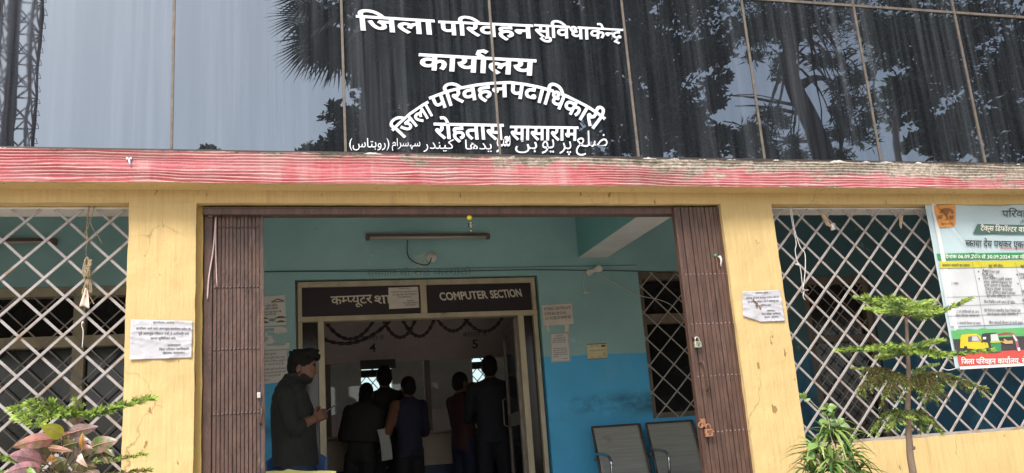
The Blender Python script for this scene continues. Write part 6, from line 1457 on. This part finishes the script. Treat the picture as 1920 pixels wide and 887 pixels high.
tree('leafy_bush_tree', 'small ragged tree mirrored low in the glass beside the palm', 17.5, [(660, 420), (655, 300)], [(640, 275, 34, 16), (610, 287, 26, 12), (582, 290, 22, 9), (660, 240, 36, 14), (628, 215, 24, 6), (668, 275, 40, 16)], .15, .05, 34, .10)
tree('leafy_bush_tree', 'tiny treetop mirrored at the lower edge of the glass left of the words', 17.5, [(396, 420), (394, 300)], [(393, 282, 10, 5), (383, 288, 8, 3), (404, 288, 8, 3)], .12, .04, 16, .06)
tree('broad_leaf_tree', 'leafy tree mirrored right of the words beside a patch of sky', 18.0, [(1235, 430), (1230, 280), (1235, 120)], [(1225, 110, 95, 34), (1240, 230, 90, 34), (1290, 60, 110, 34), (1330, 170, 48, 14), (1322, 250, 52, 18), (1240, -30, 130, 40), (1390, 270, 46, 13), (1345, 110, 46, 10), (1300, 280, 60, 18)], .17, .055, 46, .24, limbs=[((1235, 250), (1320, 200), (1340, 120)), ((1240, 280), (1330, 240), (1400, 270))])
tree('leaning_rain_tree', 'tall tree with a leaning bare trunk and feathery leaves mirrored on the right', 16.0, [(1600, 460), (1545, 300), (1520, 230), (1490, 170), (1478, 110), (1490, 40), (1500, -60)],
     [(1440, 40, 90, 22), (1420, 75, 60, 11), (1480, -10, 130, 34), (1600, 20, 120, 34), (1590, 140, 62, 13), (1610, 215, 66, 17), (1590, 270, 56, 14), (1430, 260, 60, 12), (1450, 225, 46, 7), (1450, 130, 30, 3), (1535, 110, 30, 4), (1660, 80, 80, 18), (1490, 285, 50, 10)], .24, .022, 52, .30,
     limbs=[((1500, 160), (1530, 145), (1560, 150)), ((1560, 200), (1580, 230), (1575, 300)), ((1500, 200), (1420, 185), (1370, 180)), ((1500, 215), (1430, 200), (1375, 200)), ((1520, 265), (1450, 262), (1370, 230)), ((1560, 190), (1600, 150), (1640, 120))])
tree('broad_leaf_tree', 'dark spreading tree mirrored at the far right of the glass', 17.0, [(1720, 460), (1680, 250), (1720, 140), (1760, 40)], [(1700, 60, 110, 32), (1760, 170, 110, 36), (1840, 100, 130, 44), (1880, 240, 110, 40), (1790, 260, 80, 24), (1720, 260, 60, 14), (1960, 120, 140, 44), (1800, -40, 160, 46), (1690, 180, 50, 8), (2080, 200, 160, 44)], .20, .06, 50, .14, limbs=[((1680, 250), (1700, 180), (1770, 150)), ((1690, 240), (1640, 180), (1650, 120))])
# lattice mast
TY = 40.0; a = RV(-8, 150, TY); b_ = RV(60, 150, TY); mw = b_.x-a.x; cx0 = (a.x+b_.x)/2; cyy = a.y
tw = thing('lattice_mast', V(cx0, cyy, GZ), 'steel lattice mast mirrored at the left edge of the glass', 'mast')
M_MAST = mat('red_brown_mast_steel', (.17, .14, .145), .6, metal=.2, var=.2)
mb = MB(); top = 40.0
cs = [V(cx0+sx*mw*.42, cyy+sy*mw*.42, 0) for sx, sy in ((-1, -1), (1, -1), (1, 1), (-1, 1))]
for c in cs: mb.bar(V(c.x, c.y, GZ), V(c.x, c.y, top), .11, .11, (0, 1, 0))
mb.build('legs', M_MAST, tw); mb = MB(); hstep = 1.5; k = 0; z = GZ+.2
while z < top-hstep:
    for i in range(4):
        p, q = cs[i], cs[(i+1) % 4]
        mb.bar(V(p.x, p.y, z), V(q.x, q.y, z+hstep), .05, .05); mb.bar(V(q.x, q.y, z), V(p.x, p.y, z+hstep), .05, .05); mb.bar(V(p.x, p.y, z), V(q.x, q.y, z), .05, .05)
    z += hstep
mb.build('bracing', M_MAST, tw)
mb = MB(); px_ = RV(18, 150, TY).x; mb.tube([(px_, cyy+.2, GZ), (px_, cyy+.2, top-2)], .26, 12); mb.build('feeder_pipe', M_MAST, tw, smooth=True)
mb = MB()
for k in range(60): mb.tube([V(cs[1].x+.02, cyy-mw*.3, 1+k*.6), V(cs[1].x+.22, cyy-mw*.3, 1+k*.6), V(cs[1].x+.22, cyy-mw*.3+.3, 1+k*.6+.1), V(cs[1].x+.02, cyy-mw*.3+.3, 1+k*.6+.1)], .016, 4)
mb.build('ladder_rungs', M_MAST, tw)
# loose cables looping across the patch of sky
for (pts, l) in (([(1358, 180), (1400, 178), (1440, 182), (1500, 205)], 'thin cable mirrored crossing the sky patch high up'), ([(1355, 228), (1400, 240), (1440, 250), (1500, 262)], 'thin cable mirrored crossing the sky patch low down')):
    mb = MB(); mb.tube(spline([RV(x, y, 15.5) for x, y in pts], 6), .011, 5)
    tag(mb.build('overhead_cable', M_WIREB, smooth=True), l, 'cable', 'cables mirrored in the glass')
